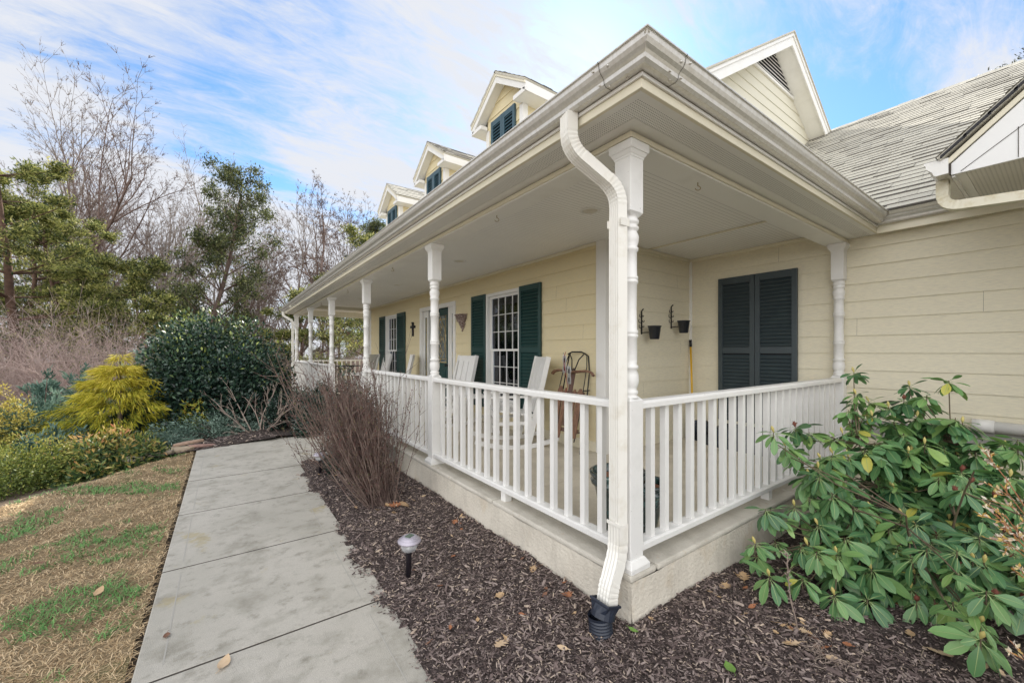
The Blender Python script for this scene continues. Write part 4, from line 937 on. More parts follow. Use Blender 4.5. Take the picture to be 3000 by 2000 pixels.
if TREES:
    pine('tall yellow-green pine at the left edge of the view', px(-60, 17), 17, 11.5, 21)
    pine('broad bright pine with a double trunk low on the left', px(110, 15), 15, 10.8, 22, r0=.2)
    pine('bright green pine right of the double trunked one, in front of the bare crowns', px(215, 17.5), 17.5, 10.6, 23)
    pine('low spreading pine whose long limb reaches out above the holly', px(400, 16), 16, 7.2, 24, lean=(.05, 0), P=dict(PINE, ratio=[.52, .40, .5], start=[.18, .12, .2, .2], kids=[40, 8, 3]))
    P2 = dict(PINE, ratio=[.25, .40, .5], start=[.20, .2, .2, .2], kids=[64, 8, 3], ang=[1.1, .7, .7], flat=.3, rise=.38, taper=.5)
    pine('upright dark evergreen tree, tallest green crown left of the leafless ones', px(600, 20), 20, 12.6, 25, P2, dict(PL, n=5, L=.14, W=.38, spread=.17, flat=.8, dz=1, upb=.3), m_pine2, m_barkb)
    pine('thin pine behind the far end of the porch roof', px(1075, 30), 30, 12.6, 26, P2, dict(PL, n=5, L=.18, spread=.2), m_pine2, m_barkb)
    for i, (u, d, h, lb) in enumerate(((905, 19, 5.6, 'pine seen past the far downspout of the porch'), (985, 22, 7.2, 'pine framed between the two far porch posts'), (1060, 19, 8, 'red trunked pine seen under the far beam beside the cream wall'), (300, 26, 10, 'small pine deep in the wood behind the yellow cypress'), (735, 30, 6.5, 'low pine in the wood right behind the round holly'))):
        pine(lb, px(u, d), d, h, 40 + i, kw=dict(PL, n=11), P=dict(PINE, kids=[30, 8, 2], start=[.1, .12, .2, .2]))
    # the evergreen whose top shows above the garage ridge
    pine('grey-green tree top showing above the garage roof ridge', px(3230, 20), 20, 15.6, 31, dict(P2, ratio=[.36, .42, .5], taper=.35, kids=[60, 10, 4]), dict(PL, n=6, L=.14, W=.4, spread=.18, flat=.9), foliage('grey_green_leaves', [(0, (.07, .085, .05)), (1, (.24, .26, .17))], .5), m_barkb, group=None)
    BARE = dict(lv=4, step=.75, wob=.075, up=[.0, .07, .06, .05, .04], start=[.30, .15, .12, .1], kids=[17, 9, 7, 3], ang=[.5, .5, .6, .7], ratio=[.62, .50, .42, .42], taper=.5, leaf=9, rmin=.013, rr=.6, tip=.25)
    bd = [(85, 30, 13.5, 'leafless tree with fanned crown, leftmost of the tall bare ones'), (165, 34, 21.5, 'leafless tree behind the pines, second tall bare crown from the left'), (255, 31, 21.0, 'tallest leafless tree, its crown highest above the bright pines'), (335, 34, 20.3, 'leafless tree just right of the tallest bare crown'), (400, 32, 18.3, 'leafless tree with narrow crown, fourth bare one from the left'),
          (480, 31, 15.8, 'leafless tree beside the upright dark evergreen'), (690, 30, 12, 'slim leafless tree in the gap right of the dark evergreen'), (745, 34, 13, 'slim leafless tree left of the brown leaved one'), (930, 27, 12.4, 'leafless tree right of the brown leaved one, above the porch eave'), (985, 31, 13.4, 'leafless tree just left of the farthest dormer'), (560, 38, 15.5, 'pale leafless tree far back behind the dark evergreen'), (815, 38, 14.5, 'leafless tree far back behind the brown leaved one')]
    for i, (u, d, h, lb) in enumerate(bd):
        b = yard(px(u, d), d); b.z = float(ground_z(b.x, b.y)); tree('bare_tree', lb, b, h, BARE, m_bark if i % 2 else m_barkb, seed=60 + i, group='bare trees of the wood', r0=h * .010)
    g_ = random.Random(77)
    for i, (u, d, h, lb) in enumerate(((20, 36, 15.5, 'leafless tree at the far left edge, behind the leftmost pine'), (125, 38, 21, 'leafless tree in the back row behind the second tall bare crown'), (215, 37, 23.5, 'leafless tree in the back row behind the bright pines'), (295, 38, 24, 'leafless back row tree right of the highest bare crown'), (370, 37, 19.5, 'leafless back row tree, third from the dark evergreen'), (440, 36, 18, 'leafless back row tree just left of the dark evergreen'), (520, 34, 15.5, 'leafless tree seen through the dark evergreen'), (635, 32, 13.5, 'leafless tree at the right flank of the dark evergreen'), (665, 36, 14.5, 'slender leafless tree in the gap, back row'), (720, 30, 12.5, 'slender leafless tree in the gap, front row'), (780, 33, 14, 'leafless tree at the left flank of the brown leaved tree'), (880, 34, 15, 'leafless tree mingling with the brown leaved crown'), (955, 36, 15.5, 'leafless tree behind the porch eave, back row'))):
        b = yard(px(u, d), d); b.z = float(ground_z(b.x, b.y)); tree('bare_tree', lb, b, h, dict(BARE, kids=[15, 8, 6, 2], rmin=.015), m_bark, seed=160 + i, group='bare trees of the wood', r0=h * .009)
    b = yard(px(857, 21), 21); b.z = float(ground_z(b.x, b.y))
    tree('brown_leaved_tree', 'dark tree still holding withered brown leaves, left of the porch eave', b, 14.3, dict(BARE, kids=[24, 9, 6, 0], lv=3, start=[.2, .15, .1], ang=[.95, .6, .7], up=[0, .03, .0, -.02], ratio=[.40, .45, .4], leaf=2), m_barkb, m_brownleaf, dict(n=1, spread=.06, L=.08, W=.55, dz=1, upb=-.3), 81, r0=.14, cat='tree')
    # trees further out left, outside the picture but mirrored in the window panes
    for i, (u, d, h) in enumerate(((-500, 18, 11), (-1000, 15, 11), (-1700, 15, 11))):
        pine(('pine just beyond the left edge, mirrored in the panes', 'second pine beyond the left edge, mirrored in the panes', 'farthest pine beyond the left edge, mirrored in the panes')[i], px(u, d), d, h, 90 + i, kw=dict(PL, n=3, L=.24))
# dense brush of the wood floor behind everything
def brush(name, lab, lat, dep, w, hgt, n, m, seed, arch=.5, group=None, L=1.6, rad=.006, kind=None, thick=2.0):
    g = np.random.default_rng(seed); b = yard(lat, dep); b.z = float(ground_z(b.x, b.y)) - .05; S0 = []; S1 = []; ra = []; rb = []
    for i in range(n):
        p = np.array([g.normal(0, w * .35), g.normal(0, w * .22), 0.]); az = g.uniform(0, 2 * np.pi); an = abs(g.normal(0, arch)); d = np.array([math.cos(az) * math.sin(an), math.sin(az) * math.sin(an), math.cos(an)])
        l = hgt * g.uniform(.5, 1.15); k = 6; r = rad * g.uniform(.7, 1.4)
        for j in range(k):
            d = d + g.normal(0, .10, 3) - np.array([0, 0, .05 * j * arch]); d /= np.linalg.norm(d); q = p + d * l / k; S0.append(p); S1.append(q); ra.append(r * (1 - .12 * j)); rb.append(r * (1 - .12 * (j + 1)))
            if j > 0:
                for _ in range(2):
                    e = d + g.normal(0, .6, 3); e /= np.linalg.norm(e); ll = l * g.uniform(.08, .28); S0.append(q); S1.append(q + e * ll); ra.append(r * .45); rb.append(r * .2)
                    f2 = e + g.normal(0, .6, 3); f2 /= np.linalg.norm(f2); S0.append(q + e * ll * .6); S1.append(q + e * ll * .6 + f2 * ll * .6); ra.append(r * .3); rb.append(r * .15)
            p = q
    V, F = segs(S0, S1, ra, rb, 3); o = npmesh(name, V, F, m, None); o.location = b; tag(o, lab, 'shrub' if not kind else None, group, kind); return o
if TREES:
    for i, (u, d, w, h, n, lb) in enumerate(((60, 10.5, 2.6, 3.5, 420, 'tangled pinkish bare shrub, leftmost of the thicket'), (250, 11.5, 2.6, 3.3, 420, 'tangled pinkish bare shrub behind the yellow cypress'), (-130, 9.5, 2.4, 3.4, 300, 'tangled bare shrub cut off by the left picture edge'), (150, 13.5, 3.0, 4.2, 380, 'taller greyish bare shrub at the back of the thicket'))):
        brush('bare_thicket_shrub', lb, px(u, d), d, w, h, n, m_twigp, 100 + i, .75, 'bare shrubs of the thicket', rad=.0075)
    for i, (u, d, w, h, n, m) in enumerate(((420, 20, 9, 3.4, 700, m_twigp), (0, 22, 12, 4, 700, m_barkp), (760, 22, 10, 3.4, 700, m_twigp), (1010, 20, 8, 3.0, 600, m_twigp), (900, 34, 22, 5, 900, m_bark), (400, 36, 26, 6, 900, m_bark))):
        brush('undergrowth', None, px(u, d), d, w, h, n, m, 120 + i, .5, kind='stuff', rad=.012)
# ---------------- leafy shrubs: shell of leaves on a lumpy body carried by a few stems
def shrub(name, lab, base, rad, n, L, W, m, seed, lumps=26, lump=.30, fill=.5, group=None, stems=10, upb=.2, tonez=.25, flatbase=.0, cat='shrub', droop=0., fold=.2, shape=0, ls=None):
    g = np.random.default_rng(seed); t = empty(name, base, 0, lab, cat, group); rad = np.array(rad, float)
    # lump centres over an ellipsoid
    c = unit(g.normal(0, 1, (lumps, 3))); c[:, 2] = np.abs(c[:, 2]) * 1.0 - .15; c = c * g.uniform(.62, .86, (lumps, 1)); lr = g.uniform(.7, 1.25, lumps) * lump
    w_ = lr ** 2; idx = g.choice(lumps, n, p=w_ / w_.sum()); u = unit(g.normal(0, 1, (n, 3))); rr = g.uniform(.55, 1.0, n) ** .6
    q = c[idx] + u * (lr[idx] * rr)[:, None]
    inner = g.random(n) < fill * .35; q[inner] = unit(g.normal(0, 1, (inner.sum(), 3))) * g.uniform(.3, .8, (inner.sum(), 1))
    q[:, 2] = np.abs(q[:, 2] + .02) ; nrm = unit(q / 1.0 + u * .8)
    P = q * rad; P[:, 2] += flatbase
    D = nrm * .9 + g.normal(0, .65, (n, 3)) + np.array([0, 0, upb - droop]); Ls = L * g.uniform(.65, 1.25, n)
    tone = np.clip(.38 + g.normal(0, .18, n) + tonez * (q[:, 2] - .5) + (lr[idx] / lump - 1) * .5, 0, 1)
    V, F, nv = leaves(P, D, nrm + g.normal(0, .5, (n, 3)), Ls, Ls * W, fold, shape)
    npmesh('foliage', V, F, m, t, tone=np.repeat(tone, nv))
    S0, S1, ra, rb = [], [], [], []
    for i in range(stems):
        e = c[i % lumps] * rad * .9; e[2] += flatbase; p = np.array([g.normal(0, .08) * rad[0], g.normal(0, .08) * rad[1], -.1]); k = 5
        for j in range(k):
            s2 = p + (e - p) / (k - j) + g.normal(0, .03, 3) * rad; S0.append(p); S1.append(s2); ra.append(.02 * (1 - .15 * j) * rad[2]); rb.append(.02 * (1 - .15 * (j + 1)) * rad[2]); p = s2
    V, F = segs(S0, S1, ra, rb, 5); npmesh('stem', V, F, m_barkb, t); return t
m_holly = foliage('holly_leaves', [(0, (.008, .020, .016)), (.4, (.022, .052, .036)), (.75, (.055, .11, .055)), (1, (.32, .38, .08))], .40, .5)  # yellow end of the ramp is sunlight painted onto the top leaves
m_holly2 = foliage('boxy_holly_leaves', [(0, (.008, .018, .014)), (.5, (.022, .050, .034)), (1, (.06, .11, .06))], .3, .6)
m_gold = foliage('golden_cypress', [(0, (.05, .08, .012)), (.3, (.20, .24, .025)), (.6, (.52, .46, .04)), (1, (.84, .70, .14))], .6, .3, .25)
m_nand = foliage('nandina_leaves', [(0, (.015, .035, .015)), (.38, (.07, .13, .04)), (.56, (.28, .30, .07)), (.74, (.52, .38, .13)), (1, (.58, .24, .11))], .45, .4, .2)
m_azal = foliage('azalea_leaves', [(0, (.045, .075, .018)), (.5, (.20, .25, .05)), (.85, (.46, .43, .10)), (1, (.45, .28, .12))], .5, .4, .2)
m_azay = foliage('yellow_azalea_leaves', [(0, (.12, .14, .03)), (.5, (.46, .40, .08)), (1, (.68, .52, .16))], .5, .4, .25)
m_juni = foliage('juniper_blue', [(0, (.03, .07, .055)), (.5, (.10, .18, .14)), (1, (.27, .38, .29))], .6, .3, .1)
m_rug = foliage('rug_juniper', [(0, (.045, .08, .065)), (.5, (.14, .22, .17)), (1, (.30, .40, .33))], .6, .3)
m_pier = foliage('pieris_leaves', [(0, (.06, .12, .03)), (.5, (.28, .34, .06)), (.75, (.60, .50, .08)), (1, (.72, .28, .10))], .45, .4, .2)
def place(u, dep, z=None):
    b = yard(px(u, dep), dep); b.z = float(ground_z(b.x, b.y)) if z is None else z; return b
if SHRUBS:
    shrub('holly', 'large round dark green holly left of the porch, sun on its yellowish top', place(645, 8.0, -.75), (1.72, 1.5, 2.98), 64000, .075, .48, m_holly, 200, lumps=70, lump=.25, tonez=.75, stems=12)  # tonez yellows the upper leaves as painted sunlight
    shrub('clipped_holly', 'small dark holly against the far railing, next to the big round one', place(850, 7.3, -.38), (.46, .42, 1.0), 9000, .045, .6, m_holly2, 201, lumps=24)
    shrub('clipped_holly', 'small dark holly under the far railing, right of its twin', place(925, 6.9, -.32), (.44, .36, .98), 9000, .045, .6, m_holly2, 202, lumps=24)
    shrub('clipped_holly', 'dark holly half hidden behind the bare reddish shrub at the porch steps', place(1035, 4.75, -.28), (.34, .30, 1.22), 8000, .036, .6, m_holly2, 203, lumps=26)
    # golden thread-leaf cypress: drooping whips in tiers
    t = empty('golden_cypress', place(352, 6.7, -.62), 0, 'bright yellow thread leaf cypress with drooping whips, in front of the thicket', 'shrub'); g = np.random.default_rng(5)
    n = 19000; hgt = 1.62; zz = g.uniform(0, 1, n) ** .8; az = g.uniform(0, 2 * np.pi, n); tier = np.floor(zz * 9 + g.normal(0, .15, n)) / 9; rr = (1.0 * (1 - tier) ** .85 + .07) * g.uniform(.35, 1.0, n) ** .5 * (1 + .30 * np.sin(az * 5 + tier * 20) + .12 * np.sin(az * 11 + tier * 7))
    P = np.stack([np.cos(az) * rr, np.sin(az) * rr, tier * hgt * .97 + .11 * g.random(n) - .22 * rr + .06], 1); D = np.stack([np.cos(az), np.sin(az), -.75 + g.normal(0, .35, n)], 1) + g.normal(0, .35, (n, 3)); L = g.uniform(.08, .19, n)
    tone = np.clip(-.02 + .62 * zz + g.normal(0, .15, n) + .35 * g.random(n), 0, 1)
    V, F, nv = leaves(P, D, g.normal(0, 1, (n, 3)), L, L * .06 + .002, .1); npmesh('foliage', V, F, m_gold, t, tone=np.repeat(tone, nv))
    V, F = segs([(0, 0, -.1), (0, 0, .8)], [(0, 0, .8), (0, 0, 1.6)], [.05, .03], [.03, .008], 6); npmesh('trunk', V, F, m_barkb, t)
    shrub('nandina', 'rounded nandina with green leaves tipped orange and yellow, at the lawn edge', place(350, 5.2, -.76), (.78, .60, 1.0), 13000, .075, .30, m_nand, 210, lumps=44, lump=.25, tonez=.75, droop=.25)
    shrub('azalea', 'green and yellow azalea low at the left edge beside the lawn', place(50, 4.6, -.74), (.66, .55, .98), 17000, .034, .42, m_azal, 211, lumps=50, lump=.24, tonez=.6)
    shrub('yellow_azalea', 'yellow leaved azalea at the left picture edge, above the green one', place(15, 6.0, -.75), (.55, .5, 1.45), 12000, .045, .45, m_azay, 212, lumps=26, tonez=.4)
    # blue-green junipers: feathery sprays
    def juniper(lab, base, rad, n, seed, m, L=.11, name='juniper', up=.35, group='blue green junipers'):
        g = np.random.default_rng(seed); t = empty(name, base, 0, lab, 'juniper', group); k = n // 60; c = unit(g.normal(0, 1, (k, 3))); c[:, 2] = np.abs(c[:, 2]); ctr = c * g.uniform(.5, 1, (k, 1)) * np.array(rad); dr = unit(c * np.array([1, 1, .5]) + np.array([0, 0, up]) + g.normal(0, .25, (k, 3)))
        s = g.uniform(0, 1, (k, 60)); P = ctr[:, None] + dr[:, None] * (s[..., None] - .6) * rad[0] * .55 + g.normal(0, .028, (k, 60, 3)); D = dr[:, None] + g.normal(0, .45, (k, 60, 3)); N_ = k * 60
        Ls = L * g.uniform(.5, 1.1, N_); tone = np.clip(np.repeat(g.normal(.45, .17, k), 60) + .3 * (s.ravel() - .4) + g.normal(0, .1, N_), 0, 1)
        V, F, nv = leaves(P.reshape(-1, 3), D.reshape(-1, 3), g.normal(0, 1, (N_, 3)), Ls, Ls * .22, .1); npmesh('foliage', V, F, m, t, tone=np.repeat(tone, nv))
        V, F = segs(np.zeros((k // 4, 3)), ctr[:k // 4], np.full(k // 4, .012), np.full(k // 4, .004), 4); npmesh('stem', V, F, m_barkb, t); return t
    juniper('feathery blue green juniper between the yellow azalea and the cypress', place(140, 6.4, -.7), (.75, .6, 1.05), 15000, 220, m_juni)
    juniper('upright juniper plume left of the yellow cypress top', place(120, 7.6, -.7), (.28, .28, 1.60), 5000, 221, m_juni, up=.9)
    juniper('blue green juniper directly behind the yellow cypress, on its left', place(245, 8.4, -.8), (.45, .4, 1.65), 7000, 222, m_juni)
    juniper('pale juniper between the yellow cypress and the round holly', place(420, 9.6, -.9), (.62, .5, 2.05), 8000, 223, m_juni)
    juniper('low blue juniper mound left of the green rug one', place(150, 5.6, -.75), (.50, .4, .82), 8000, 224, m_juni)
    juniper('grey green creeping juniper spreading beside the far end of the walk', place(640, 6.9, -.31), (.92, .42, .26), 12000, 225, m_rug, .06, up=.25, group=None)
    juniper('small patch of blue creeping juniper near the stones', place(492, 6.35, -.42), (.38, .34, .22), 4500, 226, m_rug, .06, up=.25, group=None)
    shrub('low_green_shrub', 'small bright green shrub between nandina and holly', place(495, 6.7, -.5), (.28, .25, .40), 2500, .04, .3, foliage('bright_green', [(0, (.05, .12, .02)), (1, (.22, .36, .06))], .5), 214, lumps=12)
    shrub('pieris', 'small shrub with orange new growth in front of the holly', place(578, 7.0, -.45), (.30, .3, .86), 1500, .085, .22, m_pier, 215, lumps=16, lump=.3, fill=.2, tonez=.8, stems=8)
    # pale leafless shrub in front of the holly
    t = empty('bare_white_shrub', place(770, 6.95, -.36), 0, 'leafless shrub with pale crooked stems in front of the holly', 'shrub'); S = []; tips = []; g = np.random.default_rng(9)
    for i in range(13): branchy((g.normal(0, .04), g.normal(0, .04), 0), (g.normal(-.35, .55) , g.normal(.15, .55), 1.0), g.uniform(.75, 1.15), .013, 1, dict(lv=3, step=.11, wob=.13, up=[0, .02, .03, .0], start=[.3, .3, .2], kids=[0, 4, 3], ang=[.6, .6, .6], ratio=[.5, .5, .45], leaf=9, rmin=.0035, rr=.65, tip=.45), S, tips, g)
    V, F = segs([s[0] for s in S], [s[1] for s in S], [s[2] for s in S], [s[3] for s in S], 5); npmesh('stem', V, F, m_barkl, t)
    # leafless reddish shrub by the porch
    def wand_shrub(lab, base, n, hgt, bias, seed, spread=.30, rad=.0050):
        g = np.random.default_rng(seed); t = empty('bare_red_shrub', base, 0, lab, 'shrub', 'leafless reddish shrubs by the porch'); A, B, ra, rb, BP, BD = [], [], [], [], [], []
        for i in range(n):
            d = np.array([g.normal(bias[0], spread), g.normal(bias[1], spread * .8), 1.0]); d /= np.linalg.norm(d); p = np.array([g.normal(0, .055), g.normal(0, .055), -.02]) + np.array([d[0], d[1], 0]) * .09
            l = hgt * g.uniform(.45, 1.08) / max(.75, d[2]); k = 9; r = rad * g.uniform(.6, 1.35)
            for j in range(k):
                d = d + g.normal(0, .04, 3) + np.array([-d[0] * .05, -d[1] * .05, .05]); d /= np.linalg.norm(d); q = p + d * l / k; A.append(p); B.append(q); ra.append(r * (1 - .085 * j)); rb.append(r * (1 - .085 * (j + 1)))
                for _ in range(3 if j > 1 else 0):
                    s_ = p + (q - p) * g.random(); e = d * .9 + g.normal(0, .45, 3); e /= np.linalg.norm(e)
                    if g.random() < .45:
                        ll = l * g.uniform(.05, .22); A.append(s_); B.append(s_ + e * ll); ra.append(r * .45); rb.append(r * .2); 
                        for m_ in range(3): BP.append(s_ + e * ll * g.random()); BD.append(e + g.normal(0, .6, 3))
                    BP.append(s_); BD.append(e)
                p = q
        V, F = segs(A, B, ra, rb, 4); npmesh('stem', V, F, m_twig, t)
        BP = np.array(BP); BD = np.array(BD); L = g.uniform(.008, .02, len(BP)); V, F, nv = leaves(BP, BD, g.normal(0, 1, BP.shape), L, L * .55, .2); npmesh('buds', V, F, foliage('bud_red', [(0, (.07, .035, .03)), (.7, (.17, .06, .055)), (1, (.16, .17, .06))], .7), t, tone=np.repeat(g.random(len(BP)), nv)); return t
    wand_shrub('large leafless shrub with many thin reddish stems, in the mulch before the second porch post', (-.585, 2.25, -.25), 230, 1.16, (-.28, .28), 301)
    wand_shrub('smaller leafless reddish shrub behind the large one, beside the walk corner', (-.50, 3.15, -.25), 110, 1.04, (-.18, .10), 302)
    wand_shrub('few leafless wands leaning over the walk corner', (-.78, 3.7, -.27), 12, .95, (-.35, .1), 303, .3, .003)
# ---------------- rhododendron: whorls of drooping leaves on forking stems
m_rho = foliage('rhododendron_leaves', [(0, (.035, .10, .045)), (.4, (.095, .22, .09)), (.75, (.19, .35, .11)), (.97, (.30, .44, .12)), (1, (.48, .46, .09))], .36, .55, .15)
m_rib = mat('leaf_midrib', (.30, .40, .16), .5)
m_bud = foliage('flower_bud', [(0, (.50, .46, .12)), (.5, (.55, .42, .14)), (.8, (.22, .06, .03)), (1, (.10, .03, .02))], .6)
m_rstem = mat('rhododendron_stem', (.10, .07, .045), .8, var=[(9, .4, .7, (.17, .15, .08), .7)])
ROS = [(2.25, -0.39, 0.98), (2.14, -0.43, 0.82), (2.52, -0.66, 0.88), (2.39, -0.65, 0.78), (2.5, -0.74, 0.76), (2.21, -0.63, 0.64), (2.11, -0.53, 0.67), (2.26, -0.59, 0.73), (2.22, -0.93, 0.7), (2.23, -0.96, 0.67), (1.59, -0.22, 0.6), (1.44, -0.24, 0.47), (0.97, -0.32, 0.65), (1.66, -0.42, 0.44), (1.83, -0.43, 0.56), (1.92, -0.56, 0.48), (1.74, -0.52, 0.39), (2.27, -0.72, 0.59), (2.36, -0.81, 0.56), (2.08, -1.03, 0.51), (2.0, -0.77, 0.34), (2.03, -0.65, 0.48), (1.54, -0.5, 0.28), (1.4, -0.36, 0.32), (1.56, -0.38, 0.41), (1.77, -0.71, 0.25), (1.71, -0.99, 0.32), (1.85, -1.03, 0.36), (2.15, -0.85, 0.36), (1.86, -1.12, 0.3), (2.31, -1.13, 0.56), (1.85, -0.66, 0.34), (0.93, -0.29, 0.18), (1.17, -0.36, 0.17), (1.29, -0.4, 0.21), (2.0, -0.42, 0.71), (2.4, -1.18, 0.58), (2.06, -0.88, 0.28), (2.03, -1.07, 0.44), (2.17, -0.78, 0.44), (2.14, -0.7, 0.51), (0.77, -0.3, 0.02), (1.01, -0.35, 0.12), (1.18, -0.48, 0.09), (1.02, -0.48, 0.01), (0.68, -0.41, -0.09), (0.82, -0.52, -0.1), (1.11, -0.59, -0.02), (0.86, -0.65, -0.14), (1.54, -0.64, 0.16), (1.39, -0.68, 0.06), (1.65, -0.77, 0.13), (1.8, -0.88, 0.12), (1.67, -0.91, 0.04), (1.34, -0.79, -0.04), (1.18, -0.73, -0.07), (1.2, -1.05, 0.07), (1.36, -0.91, -0.1), (1.37, -1.0, -0.14), (1.46, -0.79, 0.02), (1.43, -1.12, 0.11), (1.33, -1.09, 0.09), (1.14, -1.17, 0.01), (0.91, -1.15, -0.03), (0.8, -1.16, -0.05), (1.18, -0.91, -0.16), (1.87, -1.12, 0.31), (1.43, -1.23, 0.06), (1.24, -0.61, 0.03), (1.64, -0.83, 0.08), (1.45, -1.05, 0.16), (1.65, -1.17, 0.17), (1.47, -1.19, 0.09), (1.23, -0.88, -0.12), (1.21, -0.98, -0.18)]
def rhododendron():
    g = np.random.default_rng(17); base = Vector((1.75, -.88, -.27))
    t = empty('rhododendron', base, 0, 'large rhododendron with whorls of drooping green leaves, filling the corner by the garage wall', 'shrub')
    R0 = [np.array(r) for r in ROS]; ctr = np.array([1.85, -.85, -.1]); more = []
    for r in R0:
        v = r - ctr
        for k in range(3):
            q = ctr + v * g.uniform(.5, .97) + g.normal(0, .085, 3); q[2] = max(q[2], -.16); more.append(q)
    for i in range(46):   # far and right hand side of the bush
        a = g.uniform(-.35 * np.pi, .55 * np.pi); q = np.array([1.95 + .75 * math.cos(a) * g.uniform(.5, 1), -1.15 - .0 + .55 * math.sin(a) * g.uniform(.4, 1), g.uniform(-.1, .55)]); q[1] = min(q[1], -.22); more.append(q)
    for i in range(16): more.append(np.array([g.uniform(1.2, 2.2), g.uniform(-1.9, -1.2), g.uniform(-.15, .45)]))
    allr = R0 + more; LV = []; MB_ = MB(); ribA, ribB, ribr = [], [], []; BPS = []; SA, SB, sa, sb = [], [], [], []; tn = []
    P, D, Nn, L, W, TN, CU = [], [], [], [], [], [], []
    for i, r in enumerate(allr):
        k = int(g.integers(10, 15)); sz = g.uniform(.092, .148) * (.85 if r[0] < 1.25 and r[1] < -.85 else 1) * (.80 if r[0] < 1.3 and r[1] > -.55 else 1.0); out_ = r - ctr; out_ /= np.linalg.norm(out_) + 1e-6
        ax = np.array([out_[0] * .35, out_[1] * .35, 1.0]) + g.normal(0, .12, 3); ax /= np.linalg.norm(ax); e1 = np.cross(ax, [1., .3, 0]); e1 /= np.linalg.norm(e1); e2 = np.cross(ax, e1)
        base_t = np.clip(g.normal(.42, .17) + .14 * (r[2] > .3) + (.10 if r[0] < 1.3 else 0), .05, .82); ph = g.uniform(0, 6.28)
        for j in range(k):
            a = ph + j * 2.4 + g.normal(0, .12); tier = j / k; dz = g.normal(-.42, .36) - .35 * (1 - tier) + .35 * (tier > .75)
            d = e1 * math.cos(a) + e2 * math.sin(a) + ax * dz; d /= np.linalg.norm(d); s0 = r + d * .008 - ax * .02 * (1 - tier)
            l = sz * g.uniform(.75, 1.18) * (.8 if tier > .8 else 1); pl_ = .014; pt = s0 + d * pl_
            SA.append(s0); SB.append(pt); sa.append(.0018); sb.append(.0014)
            P.append(pt); D.append(d); Nn.append(ax + .3 * d + g.normal(0, .15, 3)); L.append(l); W.append(l * g.uniform(.35, .44)); TN.append(1.0 if g.random() < .012 else np.clip(base_t + g.normal(0, .10), 0, .96)); 
        # terminal bud or withered seed head
        rb_ = .010 if g.random() < .7 else .0; typ = 0
        if i < len(R0) and g.random() < .55 or g.random() < .15:
            red = g.random() < .25; hh = .034 if not red else .028; rr = .0095 if not red else .013; q = r + ax * .012
            T = Matrix.Translation(q - np.array(base)) @ Vector(ax).to_track_quat('Z', 'Y').to_matrix().to_4x4()
            BP = MB(); BPS.append((BP, red)); BP.lathe([(.003, -.012), (rr * .7, 0), (rr, hh * .35), (rr * .7, hh * .7), (.0012, hh)], n=8, T=T, mi=1 if red else 0, cap=False)
            if red:
                for _ in range(9):
                    dd = Vector(ax) + Vector(g.normal(0, .8, 3)); dd.normalize(); o_ = Vector(q - np.array(base)) + Vector(ax) * .012; BP.tube([o_, o_ + dd * .02], [.0035, .001], 4, 1)
    P = np.array(P); D = np.array(D); Nn = np.array(Nn); L = np.array(L); W = np.array(W); TN = np.array(TN)
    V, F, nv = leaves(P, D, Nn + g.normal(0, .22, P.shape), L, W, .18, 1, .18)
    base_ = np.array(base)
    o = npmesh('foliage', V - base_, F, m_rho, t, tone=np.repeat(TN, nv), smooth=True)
    # midribs follow the middle row of each blade
    Vv = V.reshape(-1, nv, 3); mid = Vv[:, 1::3][:, :6]; D_ = unit(D); S_ = unit(np.cross(D_, Nn)); U_ = np.cross(S_, D_)
    up = U_[:, None] * .0012; w0 = np.array([.0016, .0015, .0013, .001, .0007, .0003])[None, :, None]; A = mid + up - S_[:, None] * w0; B = mid + up + S_[:, None] * w0
    n = len(P); VV = np.stack([A, B], 2).reshape(n, 12, 3); q = np.array([(2 * k, 2 * k + 1, 2 * k + 3, 2 * k + 2) for k in range(5)]); FF = (np.arange(n) * 12)[:, None, None] + q[None]
    npmesh('leaf_veins', VV.reshape(-1, 3) - base_, FF.reshape(-1, 4), m_rib, t)
    V, F = segs(np.array(SA) - base_, np.array(SB) - base_, sa, sb, 4); npmesh('petioles', V, F, m_rib, t)
    # stems: each whorl hangs on a twig joining one of the main limbs
    A, B, ra, rb = [], [], [], []; limbs = []
    for i in range(9):
        a = i * .75; e = np.array([.55 * math.cos(a), .42 * math.sin(a), .35 + .25 * (i % 3)]); p = np.zeros(3) - np.array([0, 0, .06]); pts = [p]
        for j in range(6): p = pts[-1] + e / 6 + g.normal(0, .012, 3); A.append(pts[-1]); B.append(p); ra.append(.0085 - .0008 * j); rb.append(.0077 - .0008 * j); pts.append(p)
        limbs += pts[2:]
    limbs = np.array(limbs)
    for r in allr:
        q = r - base_; d = np.linalg.norm(limbs - q, axis=1) + .6 * np.abs(limbs[:, 2] - q[2] + .15); c = limbs[np.argmin(d)]; p = c; mid_ = (c + q) / 2 + np.array([0, 0, -.04]) + g.normal(0, .02, 3); pts = [c, mid_, q - np.array([0, 0, .06]), q]
        for j in range(3): A.append(pts[j]); B.append(pts[j + 1]); ra.append(.0042 - .0006 * j); rb.append(.0036 - .0006 * j)
    V, F = segs(A, B, ra, rb, 6); npmesh('stem', V, F, m_rstem, t, smooth=True)
    mbs = [mat('yellow_bud', (.52, .44, .15), .6), mat('withered_seed_head', (.16, .05, .03), .8)]
    for q, red in BPS[:95]: q.build('seed_head' if red else 'flower_bud', mbs, t)
if SHRUBS: rhododendron()
